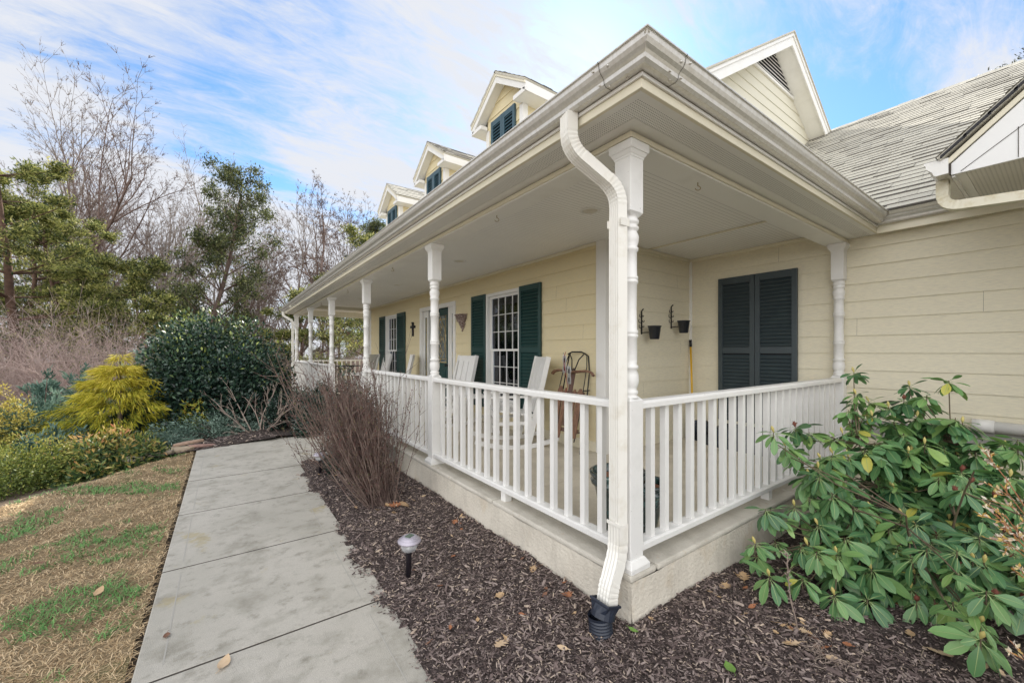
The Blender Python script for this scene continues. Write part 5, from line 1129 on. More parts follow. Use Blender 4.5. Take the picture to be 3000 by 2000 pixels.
def variegated():
    g = np.random.default_rng(23); base = Vector((.62, -1.62, -.27)); base_ = np.array(base)
    t = empty('variegated_shrub', base, 0, 'shrub with small white, pink and orange leaves cut off by the right picture edge', 'shrub'); P, D, TN, A, B, ra, rb = [], [], [], [], [], [], []
    tips = [(.33, -1.20, .82), (.36, -1.24, .70), (.29, -1.235, .615), (.33, -1.26, .52), (.36, -1.25, .60), (.30, -1.275, .55), (.35, -1.285, .43), (.30, -1.285, .17), (.27, -1.29, .10)]
    for i in range(44): tips.append((g.uniform(.35, .95), g.uniform(-1.9, -1.30), g.uniform(.05, .85)))
    for q in tips:
        q = np.array(q); p = base_ + np.array([g.normal(0, .04), g.normal(0, .04), 0]); k = 7; pts = [p + (q - p) * (j / k) + np.array([0, 0, .06 * math.sin(math.pi * j / k)]) + g.normal(0, .008, 3) for j in range(k + 1)]; pts[-1] = q
        for j in range(k): A.append(pts[j]); B.append(pts[j + 1]); ra.append(.004 - .0004 * j); rb.append(.0036 - .0004 * j)
        d = pts[-1] - pts[-3]; d /= np.linalg.norm(d)
        for m_ in range(5):
            s = pts[-1] - d * g.uniform(0, .13); e = d + g.normal(0, .55, 3); e /= np.linalg.norm(e); l = g.uniform(.03, .07); A.append(s); B.append(s + e * l); ra.append(.0015); rb.append(.001)
            for _ in range(11): P.append(s + e * l * g.uniform(.1, 1)); D.append(e + g.normal(0, .55, 3) + np.array([0, 0, .3])); TN.append(g.random())
    P = np.array(P) - base_; L = g.uniform(.010, .021, len(P)); V, F, nv = leaves(P, np.array(D), g.normal(0, 1, P.shape) + np.array([0, 0, 1]), L, L * .42, .2, 0)
    npmesh('foliage', V, F, foliage('variegated_leaves', [(0, (.45, .22, .05)), (.25, (.70, .52, .16)), (.5, (.74, .66, .52)), (.8, (.80, .74, .62)), (1, (.42, .26, .22))], .5, .4, .2), t, tone=np.repeat(TN, nv))
    V, F = segs(np.array(A) - base_, np.array(B) - base_, ra, rb, 5); npmesh('stem', V, F, mat('orange_twig', (.38, .17, .08), .7), t)
if SHRUBS: variegated()

# ================================================================== OBJECTS
def rot(o, rz): o.rotation_euler = (0, 0, rz); return o
# ---------------- rocking chairs (chair faces local +X)
def rocking_chair():
    t = empty('rocking_chair', (0, 0, 0)); m = m_white; bp = []
    for s in (-1, 1):
        y = s * .27
        R0 = 1.15; pts = [(-.52 + 1.0 * k / 14, y, .018 + .10 * ((-.52 + 1.0 * k / 14 + .02) / .5) ** 2 * .9) for k in range(15)]
        mb = MB()
        for a, b in zip(pts[:-1], pts[1:]): mb.bar(a, b, .032, .05)
        mb.build('rocker', m, t)
        mb = MB(); mb.bar((.24, y, .05), (.24, y, .60), .035, .055, (1, 0, 0)); mb.build('leg', m, t, .003)
        mb = MB(); mb.bar((-.16, y * .96, .05), (-.40, y * .96, 1.08), .032, .06, (1, 0, 0)); mb.build('leg', m, t, .003)
        mb = MB(); mb.box(-.28, .31, y - .045, y + .045, .60, .622); mb.build('armrest', m, t, .004)
        mb = MB(); mb.bar((.22, y, .30), (-.22, y, .30), .025, .04); mb.build('stretcher', m, t, .002)
    mb = MB(); mb.box(.215, .262, -.25, .25, .37, .44); mb.bar((.2, -.25, .2), (.2, .25, .2), .025, .035); mb.build('front_apron', m, t, .003)
    st = MB()
    for k in range(8):
        x = .25 - .062 * k; z = .445 - .010 * k; st.add([(x - .054, -.26, z - .01), (x, -.26, z), (x, .26, z), (x - .054, .26, z - .01), (x - .054, -.26, z + .009), (x, -.26, z + .019), (x, .26, z + .019), (x - .054, .26, z + .009)], [(0, 3, 2, 1), (4, 5, 6, 7), (0, 1, 5, 4), (1, 2, 6, 5), (2, 3, 7, 6), (3, 0, 4, 7)])
    st.build('seat', m, t)
    back = MB(); dvec = Vector((-.24, 0, 1.03)).normalized()
    def bpnt(s, y, off=0): return Vector((-.245, 0, .42)) + dvec * s + Vector((off, y, 0))
    back.bar(bpnt(.63, -.245), bpnt(.63, .245), .022, .085, dvec); back.bar(bpnt(.02, -.245), bpnt(.02, .245), .022, .07, dvec)
    for k in range(3): y = -.155 + .155 * k; back.bar(bpnt(.05, y, .004), bpnt(.60, y, .004), .140, .014, (1, 0, .23))
    back.build('backrest', m, t, .003); return t
def tree_copy(o, parent=None):
    c = o.copy(); col.objects.link(c); c.parent = parent
    for ch in [x for x in bpy.data.objects if x.parent == o]: tree_copy(ch, c)
    return c
rc = rocking_chair()
spots = [((1.13, 2.66, 0), math.atan2(.40, -.90), 'white rocking chair turned side-on, between the near window and the sled'), ((1.10, 4.38, 0), R_(183), 'white rocking chair facing out, just left of the near window by the corbel'), ((1.10, 6.85, 0), math.atan2(.45, -.9), 'white rocking chair near the front door, in front of the far window'),
         ((.80, 8.45, 0), math.atan2(.7, -.7), 'white rocking chair seen side-on through the open bay between the porch posts'), ((1.30, 8.95, 0), R_(178), 'white rocking chair facing out beside the far corner of the cream wall')]
for i, (p, rz, lb) in enumerate(spots):
    c = rc if i == 0 else tree_copy(rc); c.location = p; c.rotation_euler = (0, 0, rz); tag(c, lb, 'rocking chair', 'white rocking chairs on the porch')
# side table between the two near chairs
t = empty('side_table', (1.15, 3.55, 0), 0, 'low white slatted side table between the two near rocking chairs', 'table')
mb = MB()
for k in range(5): mb.box(-.2 + .08 * k + .004, -.2 + .08 * (k + 1) - .004, -.2, .2, .50, .518)
mb.build('table_top', m_white, t, .003)
for sx in (-1, 1):
    for sy in (-1, 1): mb = MB(); mb.box(sx * .17 - .018, sx * .17 + .018, sy * .17 - .018, sy * .17 + .018, 0, .499); mb.build('leg', m_white, t, .002)
# bistro table and iron chairs at the far end
t = empty('bistro_table', (.95, 10.35, 0), 0, 'round dark bistro table on thin curved legs at the far end of the porch', 'table')
mb = MB(); mb.lathe([(.001, .735), (.42, .735), (.425, .742), (.42, .752), (.001, .752)], n=32, cap=False); mb.build('table_top', m_iron, t)
for k in range(4):
    a = k * math.pi / 2 + .4; mb = MB(); mb.tube([(math.cos(a) * r, math.sin(a) * r, z) for r, z in ((.34, 0), (.26, .12), (.12, .30), (.08, .45), (.16, .60), (.30, .72))], .009, 6); mb.build('leg', m_iron, t)
def iron_chair(p, rz, lb):
    t = empty('bistro_chair', p, rz, lb, 'chair', 'dark iron chairs by the bistro table'); mb = MB(); mb.lathe([(.001, .44), (.19, .44), (.195, .447), (.19, .455), (.001, .455)], n=20, cap=False); mb.build('seat', m_iron, t)
    for sx in (-1, 1):
        for sy in (-1, 1): mb = MB(); mb.tube([(sx * .13, sy * .13, .44), (sx * .18, sy * .18, 0)], .008, 6); mb.build('leg', m_iron, t)
    mb = MB(); mb.tube([(-.17, -.15, .44), (-.22, -.17, .75), (-.24, 0, .88), (-.22, .17, .75), (-.17, .15, .44)], .008, 6); mb.tube([(-.18, 0, .45), (-.235, .0, .86)], .006, 6); mb.build('backrest', m_iron, t)
iron_chair((.45, 10.0, 0), R_(40), 'dark iron bistro chair on the near side of the round table, low seat in view'); iron_chair((1.45, 10.75, 0), R_(200), 'dark iron bistro chair behind the round table')

# ---------------- sled leaning on the wall
t = empty('sled', (1.47, 1.98, 0), 0, 'antique wooden sled with iron runners leaning upright against the cream wall, skates hung on it', 'sled')
m_swood = mat('sled_wood', (.22, .115, .065), .6, objscale=(6, 6, 60), var=[((60, 60, 3), .4, .65, (.10, .045, .03), .8)], bump=(1, .2))
m_swood2 = mat('sled_dark_wood', (.085, .045, .035), .6, var=[((50, 50, 3), .4, .65, (.17, .09, .06), .7)])
Ts = Matrix.Translation((-.14, 0, 0)) @ Matrix.Rotation(R_(8), 4, 'Z') @ Matrix.Rotation(R_(16), 4, 'Y')   # local z runs up the sled, y across
def sl_(name, mb, m, bevel=.002, par=None): 
    mb.v = [tuple(Ts @ Vector(v)) for v in mb.v]; return mb.build(name, m, par or t, bevel)
for y, z0, z1, w_ in ((.145, .16, .76, .075), (.0, .30, .98, .060), (-.145, .18, .74, .075), (.065, .16, .74, .05), (-.065, .17, .73, .05)):
    mb = MB(); mb.extr([(-.03, y - w_ / 2, z0), (-.03, y + w_ / 2, z0 + .0), (-.03, y + w_ / 2, z1 - .05), (-.03, y + w_ * .2, z1), (-.03, y - w_ * .2, z1), (-.03, y - w_ / 2, z1 - .05)], (.013, 0, 0)); sl_('slat', mb, m_swood2 if y == 0 else m_swood)
mb = MB(); pts = [(-.045, -.30, .895), (-.047, -.27, .93), (-.048, -.2, .945), (-.048, -.08, .935), (-.048, 0, .925), (-.048, .08, .935), (-.048, .2, .945), (-.047, .27, .93), (-.045, .30, .895)]
for a, b in zip(pts[:-1], pts[1:]): mb.bar(a, b, .022, .042, (1, 0, 0))
sl_('steering_bar', mb, m_swood)
for s in (-1, 1):
    mb = MB(); mb.tube([(.10, s * .19, .02), (.085, s * .19, .25), (.07, s * .185, .6), (.05, s * .17, .95), (.02, s * .14, 1.14), (-.02, s * .10, 1.16)], [.008] * 6, 6); mb.tube([(-.02, s * .17, .14), (-.02, s * .185, .5), (-.01, s * .165, 1.0), (.0, s * .13, 1.15)], .006, 6); sl_('runner', mb, m_iron, 0)
    for z in (.22, .48, .70): mb = MB(); mb.tube([(-.02, s * .17, z), (.02, s * .16, z + .03), (.085, s * .19, z + .05)], .007, 5); sl_('runner_stay', mb, m_iron, 0)
mb = MB(); mb.tube([(-.02, -.13, 1.15), (-.03, -.07, 1.175), (-.03, .07, 1.175), (-.02, .13, 1.15)], .009, 6); mb.tube([(-.02, .10, 1.15), (-.03, .05, 1.08), (-.035, .02, .95)], .007, 6); mb.tube([(-.02, -.10, 1.15), (-.03, -.05, 1.08), (-.035, -.02, .95)], .007, 6); sl_('bow', mb, m_iron, 0)
for z in (.24, .66): mb = MB(); mb.box(-.017, .004, -.19, .19, z, z + .045); sl_('cross_brace', mb, m_swood2)
t2 = empty('ice_skates', (1.40, 1.93, .95), 0, 'pair of old clamp-on ice skates hung by a red cord from the sled', 'skates')
m_steel = mat('old_steel', (.55, .55, .54), .35, metal=.8)
for dy, dz in ((.045, .05), (-.03, -.07)):
    mb = MB(); mb.extr([(-.02, dy - .028, dz - .10), (-.02, dy + .028, dz - .10), (-.02, dy + .032, dz - .05), (-.02, dy + .02, dz), (-.02, dy + .032, dz + .05), (-.02, dy + .024, dz + .10), (-.02, dy - .024, dz + .10), (-.02, dy - .032, dz + .04), (-.02, dy - .02, dz), (-.02, dy - .03, dz - .05)], (.006, 0, 0)); mb.box(-.0235, -.0205, dy - .009, dy + .009, dz - .075, dz - .03, 1); mb.box(-.0235, -.0205, dy - .009, dy + .009, dz + .02, dz + .07, 1); mb.build('skate_plate', [m_steel, m_iron], t2, .002)
    mb = MB(); mb.tube([(-.034, dy - .004, dz - .13), (-.036, dy, dz + .10), (-.03, dy, dz + .13)], .004, 5); mb.build('blade', m_steel, t2)
mb = MB(); mb.tube([(-.02, .02, .19), (-.03, .05, .12), (-.028, .03, .0), (-.03, .0, -.10), (-.03, -.02, -.20), (-.02, .03, -.28)], .003, 5); mb.build('cord', mat('red_cord', (.35, .04, .03), .8), t2)

# ---------------- wall decorations
t = empty('wall_cross', (DX - .02, 7.20, 1.64), 0, 'small dark carved cross on the cream wall between far window and door', 'cross')
mb = MB(); mb.box(-.018, .01, -.028, .028, -.155, .155); mb.box(-.026, -.017, -.02, .02, -.14, .14); mb.box(-.030, -.016, -.035, .035, .13, .16); mb.build('upright', m_iron, t, .005); mb = MB(); mb.box(-.020, .009, -.125, -.0285, .025, .080); mb.box(-.020, .009, .0285, .125, .025, .080); mb.build('crossbar', m_iron, t, .005)
t = empty('wall_corbel', (DX - .015, 4.90, 1.78), 0, 'grey brown carved stone corbel shelf on the wall beside the front door', 'corbel')
m_corb = mat('corbel_stone', (.22, .15, .125), .8, bump=(45, 1.0, 4, .04), var=[(38, .47, .56, (.46, .37, .33), .95)])
mb = MB(); mb.extr([(0, -.16, 0), (-.10, -.14, 0), (-.13, 0, 0), (-.10, .14, 0), (0, .16, 0)], (0, 0, .022)); mb.extr([(0, -.14, -.03), (-.085, -.12, -.03), (-.11, 0, -.03), (-.085, .12, -.03), (0, .14, -.03)], (0, 0, .029)); mb.build('shelf', m_corb, t, .006)
mb = MB(); vs = []; rows = 12; nn = 12
for k in range(rows):
    z = -.03 - .22 * k / (rows - 1); r = .115 * (1 - k / (rows - 1)) ** .8 + .012
    for i in range(nn):
        a = -math.pi / 2 + math.pi * i / (nn - 1); rr = r * (1 + .13 * math.sin(a * 9 + k * 1.5) + .10 * math.sin(k * 2.2)); vs.append((-rr * math.cos(a) * .85, rr * math.sin(a) * 1.1, z))
mb.add(vs, [(k * nn + i, k * nn + i + 1, (k + 1) * nn + i + 1, (k + 1) * nn + i) for k in range(rows - 1) for i in range(nn - 1)], 0, True)
for s in (-1, 1): mb.tube([(-.05, s * (.10 + .03 * math.cos(a)), -.07 + .03 * math.sin(a)) for a in [i * .6 for i in range(10)]], .011, 6)
mb.lathe([(.001, -.03), (.014, -.02), (.016, -.008), (.008, .0)], (-.012, 0, -.255), 10); mb.build('carving', m_corb, t)
def planter(x, z, lb, side):
    t = empty('wall_planter', (x, YA - .018, z), 0, lb, 'planter', 'black pots on scroll brackets')
    mb = MB(); mb.box(-.008, .008, -.008, .0, -.15, .13); mb.tube([(0, -.006, .13), (.0, -.02, .15), (.012, -.02, .155), (.018, -.012, .145)], .006, 6); mb.tube([(0, -.006, -.13), (0, -.10, -.13)], .006, 6)
    for s in (-1, 1):
        for zc, r0 in ((.075, .026), (.015, .034), (-.05, .03)):
            mb.tube([(s * (.006 + r0 * .9 + math.cos(a) * r0 * (1 - a / 9)), -.006, zc + math.sin(a) * r0 * (1 - a / 9)) for a in [math.pi + i * .42 - i * .84 * (0 if s > 0 else 1) for i in range(13)]][:11] if s > 0 else [(-(.006 + r0 * .9 + math.cos(math.pi + i * .42) * r0 * (1 - i * .42 / 9)), -.006, zc + math.sin(math.pi + i * .42) * r0 * (1 - i * .42 / 9)) for i in range(11)], .0035, 5)
    mb.build('bracket', m_iron, t)
    p = MB(); c = (.075, -.13, -.15); p.lathe([(.072, .095), (.078, .098), (.080, .088), (.072, .082), (.054, -.055), (.050, -.06), (.001, -.06)], c, 24, cap=False); p.lathe([(.070, .092), (.052, -.05), (.001, -.05)], c, 24, cap=False); p.build('pot', mat('black_plastic', (.014, .017, .022), .35), t)
    return t
planter(2.315, 1.50, 'black pot on a scroll bracket, the lower left one beside the porch post', 0); planter(2.93, 1.59, 'black pot on a scroll bracket, the higher right one on the recessed wall', 0)
# ---------------- broom, bags, pots
t = empty('broom', (3.22, 1.50, 0), 0, 'broom with yellow handle leaning in the recess corner', 'broom')
mb = MB(); mb.tube([(0, 0, .26), (.13, .105, 1.22)], .013, 10); mb.build('handle', mat('yellow_plastic', (.72, .42, .015), .4), t); mb = MB(); mb.tube([(.128, .103, 1.205), (.141, .114, 1.30)], .0165, 10); mb.build('grip', m_iron, t)
mb = MB(); mb.tube([(-.005, -.004, .22), (.003, .003, .30)], .018, 8); mb.extr([(-.10, -.09, .02), (.06, -.11, .02), (.02, -.03, .23), (-.02, -.02, .23)], (.04, .05, 0)); mb.build('broom_head', m_iron, t, .004)
def bag(lb, c, sx, sy, sz, seed):
    g = random.Random(seed); n = 26; m = 14; vs = []
    for k in range(m):
        v = k / (m - 1); th = v * math.pi * .5
        for i in range(n):
            a = 2 * math.pi * i / n; q = .5; ca = math.copysign(abs(math.cos(a)) ** q, math.cos(a)); sa = math.copysign(abs(math.sin(a)) ** q, math.sin(a)); r = math.cos(th) ** .35 if k < m - 1 else .02
            w_ = 1 + .05 * math.sin(a * 7 + k) + .035 * g.uniform(-1, 1); vs.append((sx * ca * r * w_, sy * sa * r * w_, sz * math.sin(th) ** .8 * (1 + .06 * math.sin(a * 5 + 3 * v) + .03 * g.uniform(-1, 1))))
    mb = MB(); mb.add(vs, [(k * n + i, k * n + (i + 1) % n, (k + 1) * n + (i + 1) % n, (k + 1) * n + i) for k in range(m - 1) for i in range(n)], 0, True); o = mb.build('plastic_bag', mat('black_plastic_bag', (.022, .028, .045), .22, spec=.8, bump=(22, 1.0, 5, .03)), None); o.location = c; tag(o, lb, 'bag', 'dark plastic bags under the closed shutters')
bag('long dark plastic wrapped bundle on the porch floor below the closed shutters', (3.18, .75, 0), .17, .52, .26, 3); bag('small dark plastic bag in the recess corner beside the broom', (3.27, 1.42, 0), .10, .12, .24, 4)
m_pot = mat('marbled_green_glaze', (.012, .028, .028), .18, spec=.7, coat=.5, var=[(9, .52, .62, (.06, .13, .12), .8), (26, .62, .68, (.25, .33, .32), .6)])
for nm, c, sc_, lb in (('flower_pot', (.315, .325, 0), 1.1, 'big dark green marbled flower pot with soil, on the porch floor behind the corner post'), ('flower_pot', (.43, .23, 0), .92, 'second dark green marbled pot pressed against the first, just right of the corner post')):
    t = empty(nm, c, 0, lb, 'flower pot'); mb = MB(); P_ = [(.085, 0), (.095, .01), (.115, .12), (.140, .24), (.150, .262), (.162, .268), (.165, .285), (.152, .292), (.156, .31), (.170, .318), (.172, .335), (.160, .342), (.150, .335), (.142, .29)]
    mb.lathe([(r * sc_, z * sc_) for r, z in P_], n=36, cap=False); mb.lathe([(.085 * sc_, .0), (.001, .0)], n=20, cap=False); mb.build('body', m_pot, t); mb = MB(); mb.lathe([(.145 * sc_, .292 * sc_), (.07, .30 * sc_), (.001, .298 * sc_)], n=24, cap=False); mb.build('soil', mat('terracotta_soil', (.25, .11, .06), .95, bump=(60, 1)), t)

# ---------------- black corrugated drain boot
t = empty('drain_boot', (-.255, -.035, -.25), 0, 'black corrugated plastic drain pipe under the downspout elbow', 'drain pipe')
m_blk = mat('black_corrugated_plastic', (.018, .024, .040), .38)
prof = []; z = -.06
while z < .085: prof += [(.052, z), (.058, z + .003), (.058, z + .009), (.052, z + .012)]; z += .0145
prof += [(.055, .09), (.060, .094), (.060, .10)]
mb = MB(); mb.lathe(prof, n=28, T=Matrix.Rotation(R_(-6), 4, 'X'), cap=False); mb.build('corrugated_pipe', m_blk, t)
mb = MB(); Tt = Matrix.Translation((.010, .0, .098)) @ Matrix.Rotation(R_(18), 4, 'Y')
def rect_ring(w, d, z): return [(-d, -w, z), (d, -w, z), (d, w, z), (-d, w, z)]
def circ(r, z, n=16): return [(r * math.cos(2 * math.pi * i / n + math.pi / 4 * 5), r * math.sin(2 * math.pi * i / n + math.pi / 4 * 5), z) for i in range(n)]
def sq(w, d, z, n=16):
    o = []
    for i in range(n):
        a = 2 * math.pi * i / n + math.pi * 5 / 4; c, s = math.cos(a), math.sin(a); k = 1 / max(abs(c), abs(s)); o.append((c * k * d, s * k * w, z))
    return o
R4 = [circ(.060, -.005), circ(.058, .02), sq(.054, .045, .052), sq(.060, .050, .056), sq(.060, .050, .066), sq(.053, .043, .067), sq(.051, .041, .05)]
R4 = [r for r in R4]; vs = [p for r in R4 for p in r]; mb.add(vs, [(k * 16 + i, k * 16 + (i + 1) % 16, (k + 1) * 16 + (i + 1) % 16, (k + 1) * 16 + i) for k in range(len(R4) - 1) for i in range(16)], 0, False, Tt); mb.build('adapter', m_blk, t, .001)

# ---------------- solar lights
m_lav = mat('pewter_plastic', (.42, .39, .45), .35, metal=.25); m_clear = mat('ribbed_clear_plastic', (.88, .90, .92), .12, spec=.8); m_clear.node_tree.nodes['Principled BSDF'].inputs['Alpha'].default_value = .38
def solar(p, lb, lean=0):
    t = empty('solar_light', p, .5, lb, 'garden light', 'solar path lights'); t.rotation_euler = (lean, 0, .5)
    mb = MB(); mb.lathe([(.0165, -.05), (.0165, .145), (.018, .15), (.018, .165), (.024, .172), (.024, .178)], n=16); mb.build('stake', mat('black_stake', (.012, .010, .014), .4), t)
    mb = MB(); n = 36; vs = []
    pr_ = [(.026, .172), (.043, .180), (.050, .205), (.051, .232)]
    for r, z in pr_:
        for i in range(n): a = 2 * math.pi * i / n; k = 1 + (.03 if i % 3 == 0 else 0); vs.append((r * k * math.cos(a), r * k * math.sin(a), z))
    mb.add(vs, [(k * n + i, k * n + (i + 1) % n, (k + 1) * n + (i + 1) % n, (k + 1) * n + i) for k in range(3) for i in range(n)], 0, True); mb.build('lens', m_clear, t)
    mb = MB(); mb.lathe([(.016, .180), (.020, .19), (.008, .205), (.006, .23)], n=12); mb.build('reflector', m_steel, t)
    mb = MB(); mb.lathe([(.046, .230), (.068, .229), (.070, .233), (.068, .240), (.056, .2475), (.055, .2500), (.044, .2565), (.043, .2590), (.034, .2620), (.001, .2635)], n=40, cap=False); mb.lathe([(.046, .2305), (.001, .2305)], n=24, cap=False); mb.build('cap', m_lav, t)
    mb = MB(); mb.lathe([(.0555, .2478), (.0562, .2489)], n=40, cap=False); mb.lathe([(.0435, .2568), (.0442, .2580)], n=40, cap=False); mb.build('groove_ring', m_blk, t)
    mb = MB(); mb.box(-.024, .024, -.019, .019, .2600, .2655); mb.build('solar_panel', mat('solar_cell', (.10, .14, .11), .25, var=[(40, .4, .6, (.14, .18, .14), .6)]), t, .001)
solar((-.845, .985, -.245), 'solar path light with pewter cap in the mulch, nearest one, beside the walk', R_(2)); solar((-.885, 3.55, -.25), 'solar path light half hidden by the bare shrub near the walk corner')

# ---------------- edging stones where lawn, walk and bed meet
for i, (x, y, sx, sy, sz, c) in enumerate(((-2.28, 6.0, .17, .11, .05, (.46, .36, .25)), (-2.48, 5.78, .16, .10, .045, (.40, .33, .25)), (-2.20, 6.24, .20, .10, .04, (.44, .30, .22)), (-2.62, 5.98, .15, .12, .05, (.38, .34, .28)), (-2.42, 6.20, .15, .10, .05, (.42, .34, .24)), (-2.70, 5.62, .12, .09, .04, (.34, .30, .25)), (-2.02, 6.05, .17, .08, .035, (.36, .22, .18)))):
    g = random.Random(i); mb = MB(); n = 9; a0 = g.random(); ring_ = [(sx * math.cos(a0 + k * 2 * math.pi / n) * g.uniform(.75, 1.1), sy * math.sin(a0 + k * 2 * math.pi / n) * g.uniform(.75, 1.1)) for k in range(n)]
    mb.extr([(a, b, 0) for a, b in ring_], (0, 0, sz)); o = mb.build('edging_stone', mat('flagstone', c, .9, bump=(12, .8, 6, .03), var=[(8, .4, .7, tuple(k * .6 for k in c), .8)]), None, .012)
    o.location = (x, y, float(ground_z(x, y)) + .03 + .03 * (i % 3)); o.rotation_euler = (g.uniform(-.12, .12), g.uniform(-.12, .12), 0); tag(o, ['tan flat stone at the lawn corner, front of the pile', 'tan flat stone lying nearest to the nandina, second in front', 'reddish flat stone at the back of the pile by the creeping juniper', 'grey stone on the left of the pile', 'tan stone in the middle of the pile', 'small grey stone at the left end of the pile', 'narrow red brown stone slab touching the walk corner'][i], 'stone', 'edging stones by the walk')

# ---------------- fallen leaves
def leaf_shape(kind, L, g):
    if kind == 'oak':
        st = [(0, .02), (.10, .06), (.20, .30), (.28, .12), (.38, .42), (.48, .14), (.60, .40), (.70, .15), (.82, .24), (.92, .08), (1, .0)]
    elif kind == 'oval': st = [(0, .01), (.1, .12), (.3, .24), (.5, .27), (.7, .22), (.88, .1), (1, .0)]
    else: st = [(0, .03), (.15, .22), (.35, .34), (.5, .25), (.65, .33), (.85, .2), (1, .05)]
    cu = g.uniform(.15, .6); cv = g.uniform(.1, .7); vs = []
    for s, w in st:
        for q in (-1, -.5, 0, .5, 1):
            x = s - .5; y = q * w * g.uniform(.85, 1.15); z = cu * x * x * .8 + cv * y * y * 1.6 + (.02 if q else 0) + g.uniform(-.012, .012)
            if kind == 'oak' and q: x += .06 * abs(q)
            vs.append((x * L, y * L, z * L * .8))
    n = len(st); fs = [(i * 5 + j, i * 5 + j + 1, (i + 1) * 5 + j + 1, (i + 1) * 5 + j) for i in range(n - 1) for j in range(4)]
    return vs, fs
LM = {'tan': mat('dry_leaf_tan', (.50, .34, .19), .75, var=[(30, .45, .7, (.36, .22, .12), .7)]), 'rust': mat('dry_leaf_rust', (.36, .15, .07), .75, var=[(30, .45, .7, (.22, .08, .04), .7)]), 'pale': mat('dry_leaf_pale', (.62, .46, .30), .7, var=[(30, .45, .7, (.5, .35, .2), .7)]), 'brown': mat('dry_leaf_brown', (.20, .10, .06), .8, var=[(30, .45, .7, (.12, .05, .03), .7)]), 'green': mat('fallen_green_leaf', (.14, .26, .05), .5)}
def fallen(x, y, z, L, kind, c, lb, seed, tilt=.25):
    g = random.Random(seed); mb = MB(); vs, fs = leaf_shape(kind, L, g); mb.add(vs, fs, 0, True)
    mb.tube([(-L * .5, 0, .12 * L), (-L * .62, g.uniform(-.05, .05) * L, .08 * L), (-L * .75, g.uniform(-.1, .1) * L, .1 * L)], .0012, 4)
    o = mb.build('fallen_leaf', LM[c], None); o.location = (x, y, z); o.rotation_euler = (g.uniform(-tilt, tilt), g.uniform(-tilt, tilt), g.uniform(0, 6.28)); tag(o, lb, 'leaf', 'fallen leaves'); return o
def scrap_label(x, y, k, c, L):
    where = 'against the foot of the foundation' if (x > -.2 and y > .2) else 'among the stems of the bare red shrub' if abs(x + .5) < .3 and abs(y - 2.1) < .35 else 'near the dry twig' if math.hypot(x - .56, y + .64) < .22 else 'beside the walk' if x < -.75 else 'in front of the rhododendron' if (y < -.1 and x > .3) else 'in the bottom foreground mulch' if y < .2 else 'in the open mulch before the railing' if y < 2 else 'in the far mulch behind the red shrub'
    return ('tiny' if L < .029 else 'small' if L < .039 else 'medium') + ' %s %s %s' % ({'tan': 'tan', 'rust': 'rust red', 'pale': 'pale', 'brown': 'dark brown'}[c], {'oval': 'oval leaf', 'rag': 'torn leaf scrap', 'oak': 'oak leaf'}[k], where)
FL = [(-.711, .165, .085, 'oak', 'pale', 'large pale oak leaf lying flat on the mulch near the bottom edge'), (-.23, 1.547, .075, 'oak', 'rust', 'rust oak leaf on the mulch halfway along the foundation'), (-.461, 2.06, .13, 'oak', 'tan', 'biggest curled oak leaf at the foot of the bare red shrub'), (-.53, 2.12, .12, 'oak', 'rust', 'rust oak leaf among the stems of the bare red shrub'), (-.172, .60, .07, 'oak', 'tan', 'tan oak leaf against the foundation near the corner'), (-.191, .27, .085, 'oak', 'rust', 'rust oak leaf lying by the foundation left of the drain pipe'), (-.506, .486, .06, 'rag', 'tan', 'torn tan leaf in the middle of the mulch bed'), (.612, -.202, .09, 'oak', 'tan', 'tan oak leaf on the mulch right of the foundation corner'), (.819, -.215, .10, 'oak', 'tan', 'large oak leaf leaning on the side foundation'), (.402, -.62, .085, 'oak', 'pale', 'pale deeply lobed oak leaf in front of the dry twig'), (1.25, -.38, .12, 'oak', 'tan', 'large tan oak leaf under the left rhododendron whorls'), (1.341, -.46, .12, 'oak', 'brown', 'brown oak leaf under the rhododendron, beside the tan one'), (1.312, -.56, .10, 'oval', 'brown', 'long brown leaf under the front rhododendron whorls'), (.969, -.921, .075, 'oval', 'tan', 'plain tan leaf before the rhododendron, upper of two'), (.923, -1.03, .095, 'rag', 'pale', 'pale pointed leaf before the rhododendron, lower of two'), (.03, -.513, .075, 'oval', 'green', 'narrow green leaf on the mulch at the bottom edge'), (-.131, -.13, .05, 'oval', 'green', 'small bright green leaf at the foot of the foundation corner'), (.95, -1.151, .07, 'oval', 'pale', 'pale leaf near the right bottom corner'), (-.482, -.0, .055, 'oval', 'pale', 'thin whitish wood splinter-like leaf near the bottom edge')]
for i, (x, y, L, k, c, lb) in enumerate(FL): fallen(x, y, float(mulch_z(x, y)) + .014, L, k, c, lb, 400 + i)
FL2 = [(-.271, 1.37), (-.508, 1.042), (-.989, .375), (-.256, .148), (-.166, .724), (-.251, .386), (.54, -.383), (.805, -.326), (.652, -.683), (.49, -.509), (.472, -.71), (.473, -.749), (.522, -.566), (.574, -.626), (.621, -.767), (.435, -.397), (.969, -1.205)]
for i in range(46):
    while True:
        x, y = rnd.uniform(-1.0, 2.0), rnd.uniform(-1.4, 4.0)
        if bool(in_bed(np.array(x), np.array(y))) and not (x > -.12 and y > -.12) and not (x > 1 and y < -1): break
    FL2.append((x, y))
for i in range(14): FL2.append((.56 + rnd.gauss(0, .10), -.64 + rnd.gauss(0, .08)))
for i in range(9): FL2.append((-.5 + rnd.gauss(0, .12), 2.1 + rnd.gauss(0, .12)))
for i in range(10): FL2.append((-.13 + rnd.uniform(-.03, .02), rnd.uniform(.3, 3.6)))
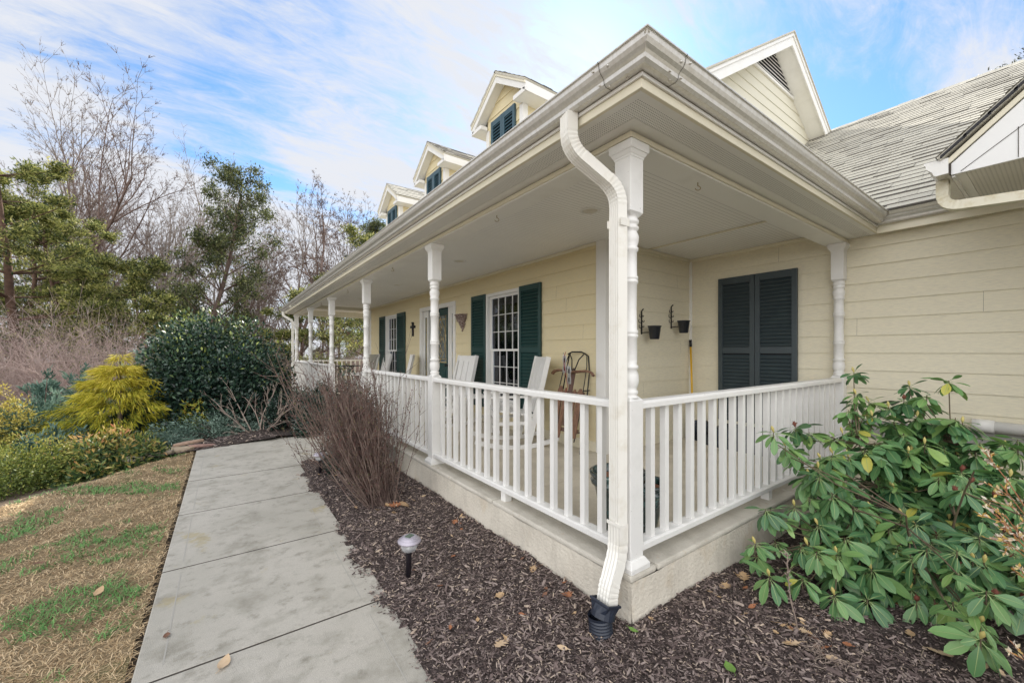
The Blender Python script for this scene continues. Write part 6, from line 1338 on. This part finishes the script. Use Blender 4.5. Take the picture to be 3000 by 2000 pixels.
for i, (x, y) in enumerate(FL2):
    k_ = rnd.choice(('oval', 'rag', 'oak')); c_ = rnd.choice(('tan', 'tan', 'rust', 'pale', 'brown')); L_ = rnd.uniform(.022, .048); fallen(x, y, float(mulch_z(x, y)) + .013, L_, k_, c_, scrap_label(x, y, k_, c_, L_), 500 + i, .5)
fallen(-1.76, .822, -.242, .085, 'oval', 'pale', 'pale leaf lying on the walk near the bottom of the picture', 600, .1); fallen(-1.99, 1.20, -.243, .05, 'oval', 'brown', 'small brown leaf on the left edge of the walk', 601, .1)
for i, (x, y, c, lb) in enumerate(((-2.75, 2.6, 'brown', 'brown leaf on the green lawn patch, farther one'), (-2.6, 1.35, 'pale', 'long pale leaf on the lawn near the left edge'), (-2.35, 1.9, 'tan', 'tan leaf on the dry lawn beside the walk'), (-2.45, 1.1, 'brown', 'brown leaf on the lawn near the bottom left'), (-2.3, 4.7, 'rust', 'red leaf on the lawn near the far end of the walk'))): fallen(x, y, float(ground_z(x, y)) + .045, .075, 'oval', c, lb, 610 + i, .3)
# dry twig standing in the mulch
t = empty('dry_twig', (.559, -.593, -.25), 0, 'single pale dry stem standing in the mulch before the rhododendron', 'twig'); mb = MB(); P_ = [(0, 0, -.02), (-.02, .01, .08), (-.05, .02, .17), (-.07, .02, .26), (-.085, .02, .34), (-.10, .015, .42)]; mb.tube(P_, [.0035, .003, .0028, .0026, .0022, .0012], 6)
g = random.Random(2)
for i in range(26): z = g.uniform(.2, .42); x = -.055 - (z - .17) * .17; mb.tube([(x, .02, z), (x + g.gauss(0, .012), .02 + g.gauss(0, .012), z + g.uniform(.005, .02))], [.004, .001], 4)
mb.build('stem', m_barkl, t)
t = empty('dry_twig', (.45, -.72, -.25), 0, 'tangle of thin dry roots and twigs on the mulch near the dry stem', 'twig'); mb = MB()
for i in range(22):
    p = Vector((g.gauss(0, .03), g.gauss(0, .03), .0)); pts = [p]
    for k in range(5): p = p + Vector((g.gauss(0, .025), g.gauss(-.005, .025), g.uniform(-.005, .022))); pts.append(p)
    mb.tube(pts, [.0018] * 5 + [.0008], 4)
mb.build('stem', m_barkl, t)
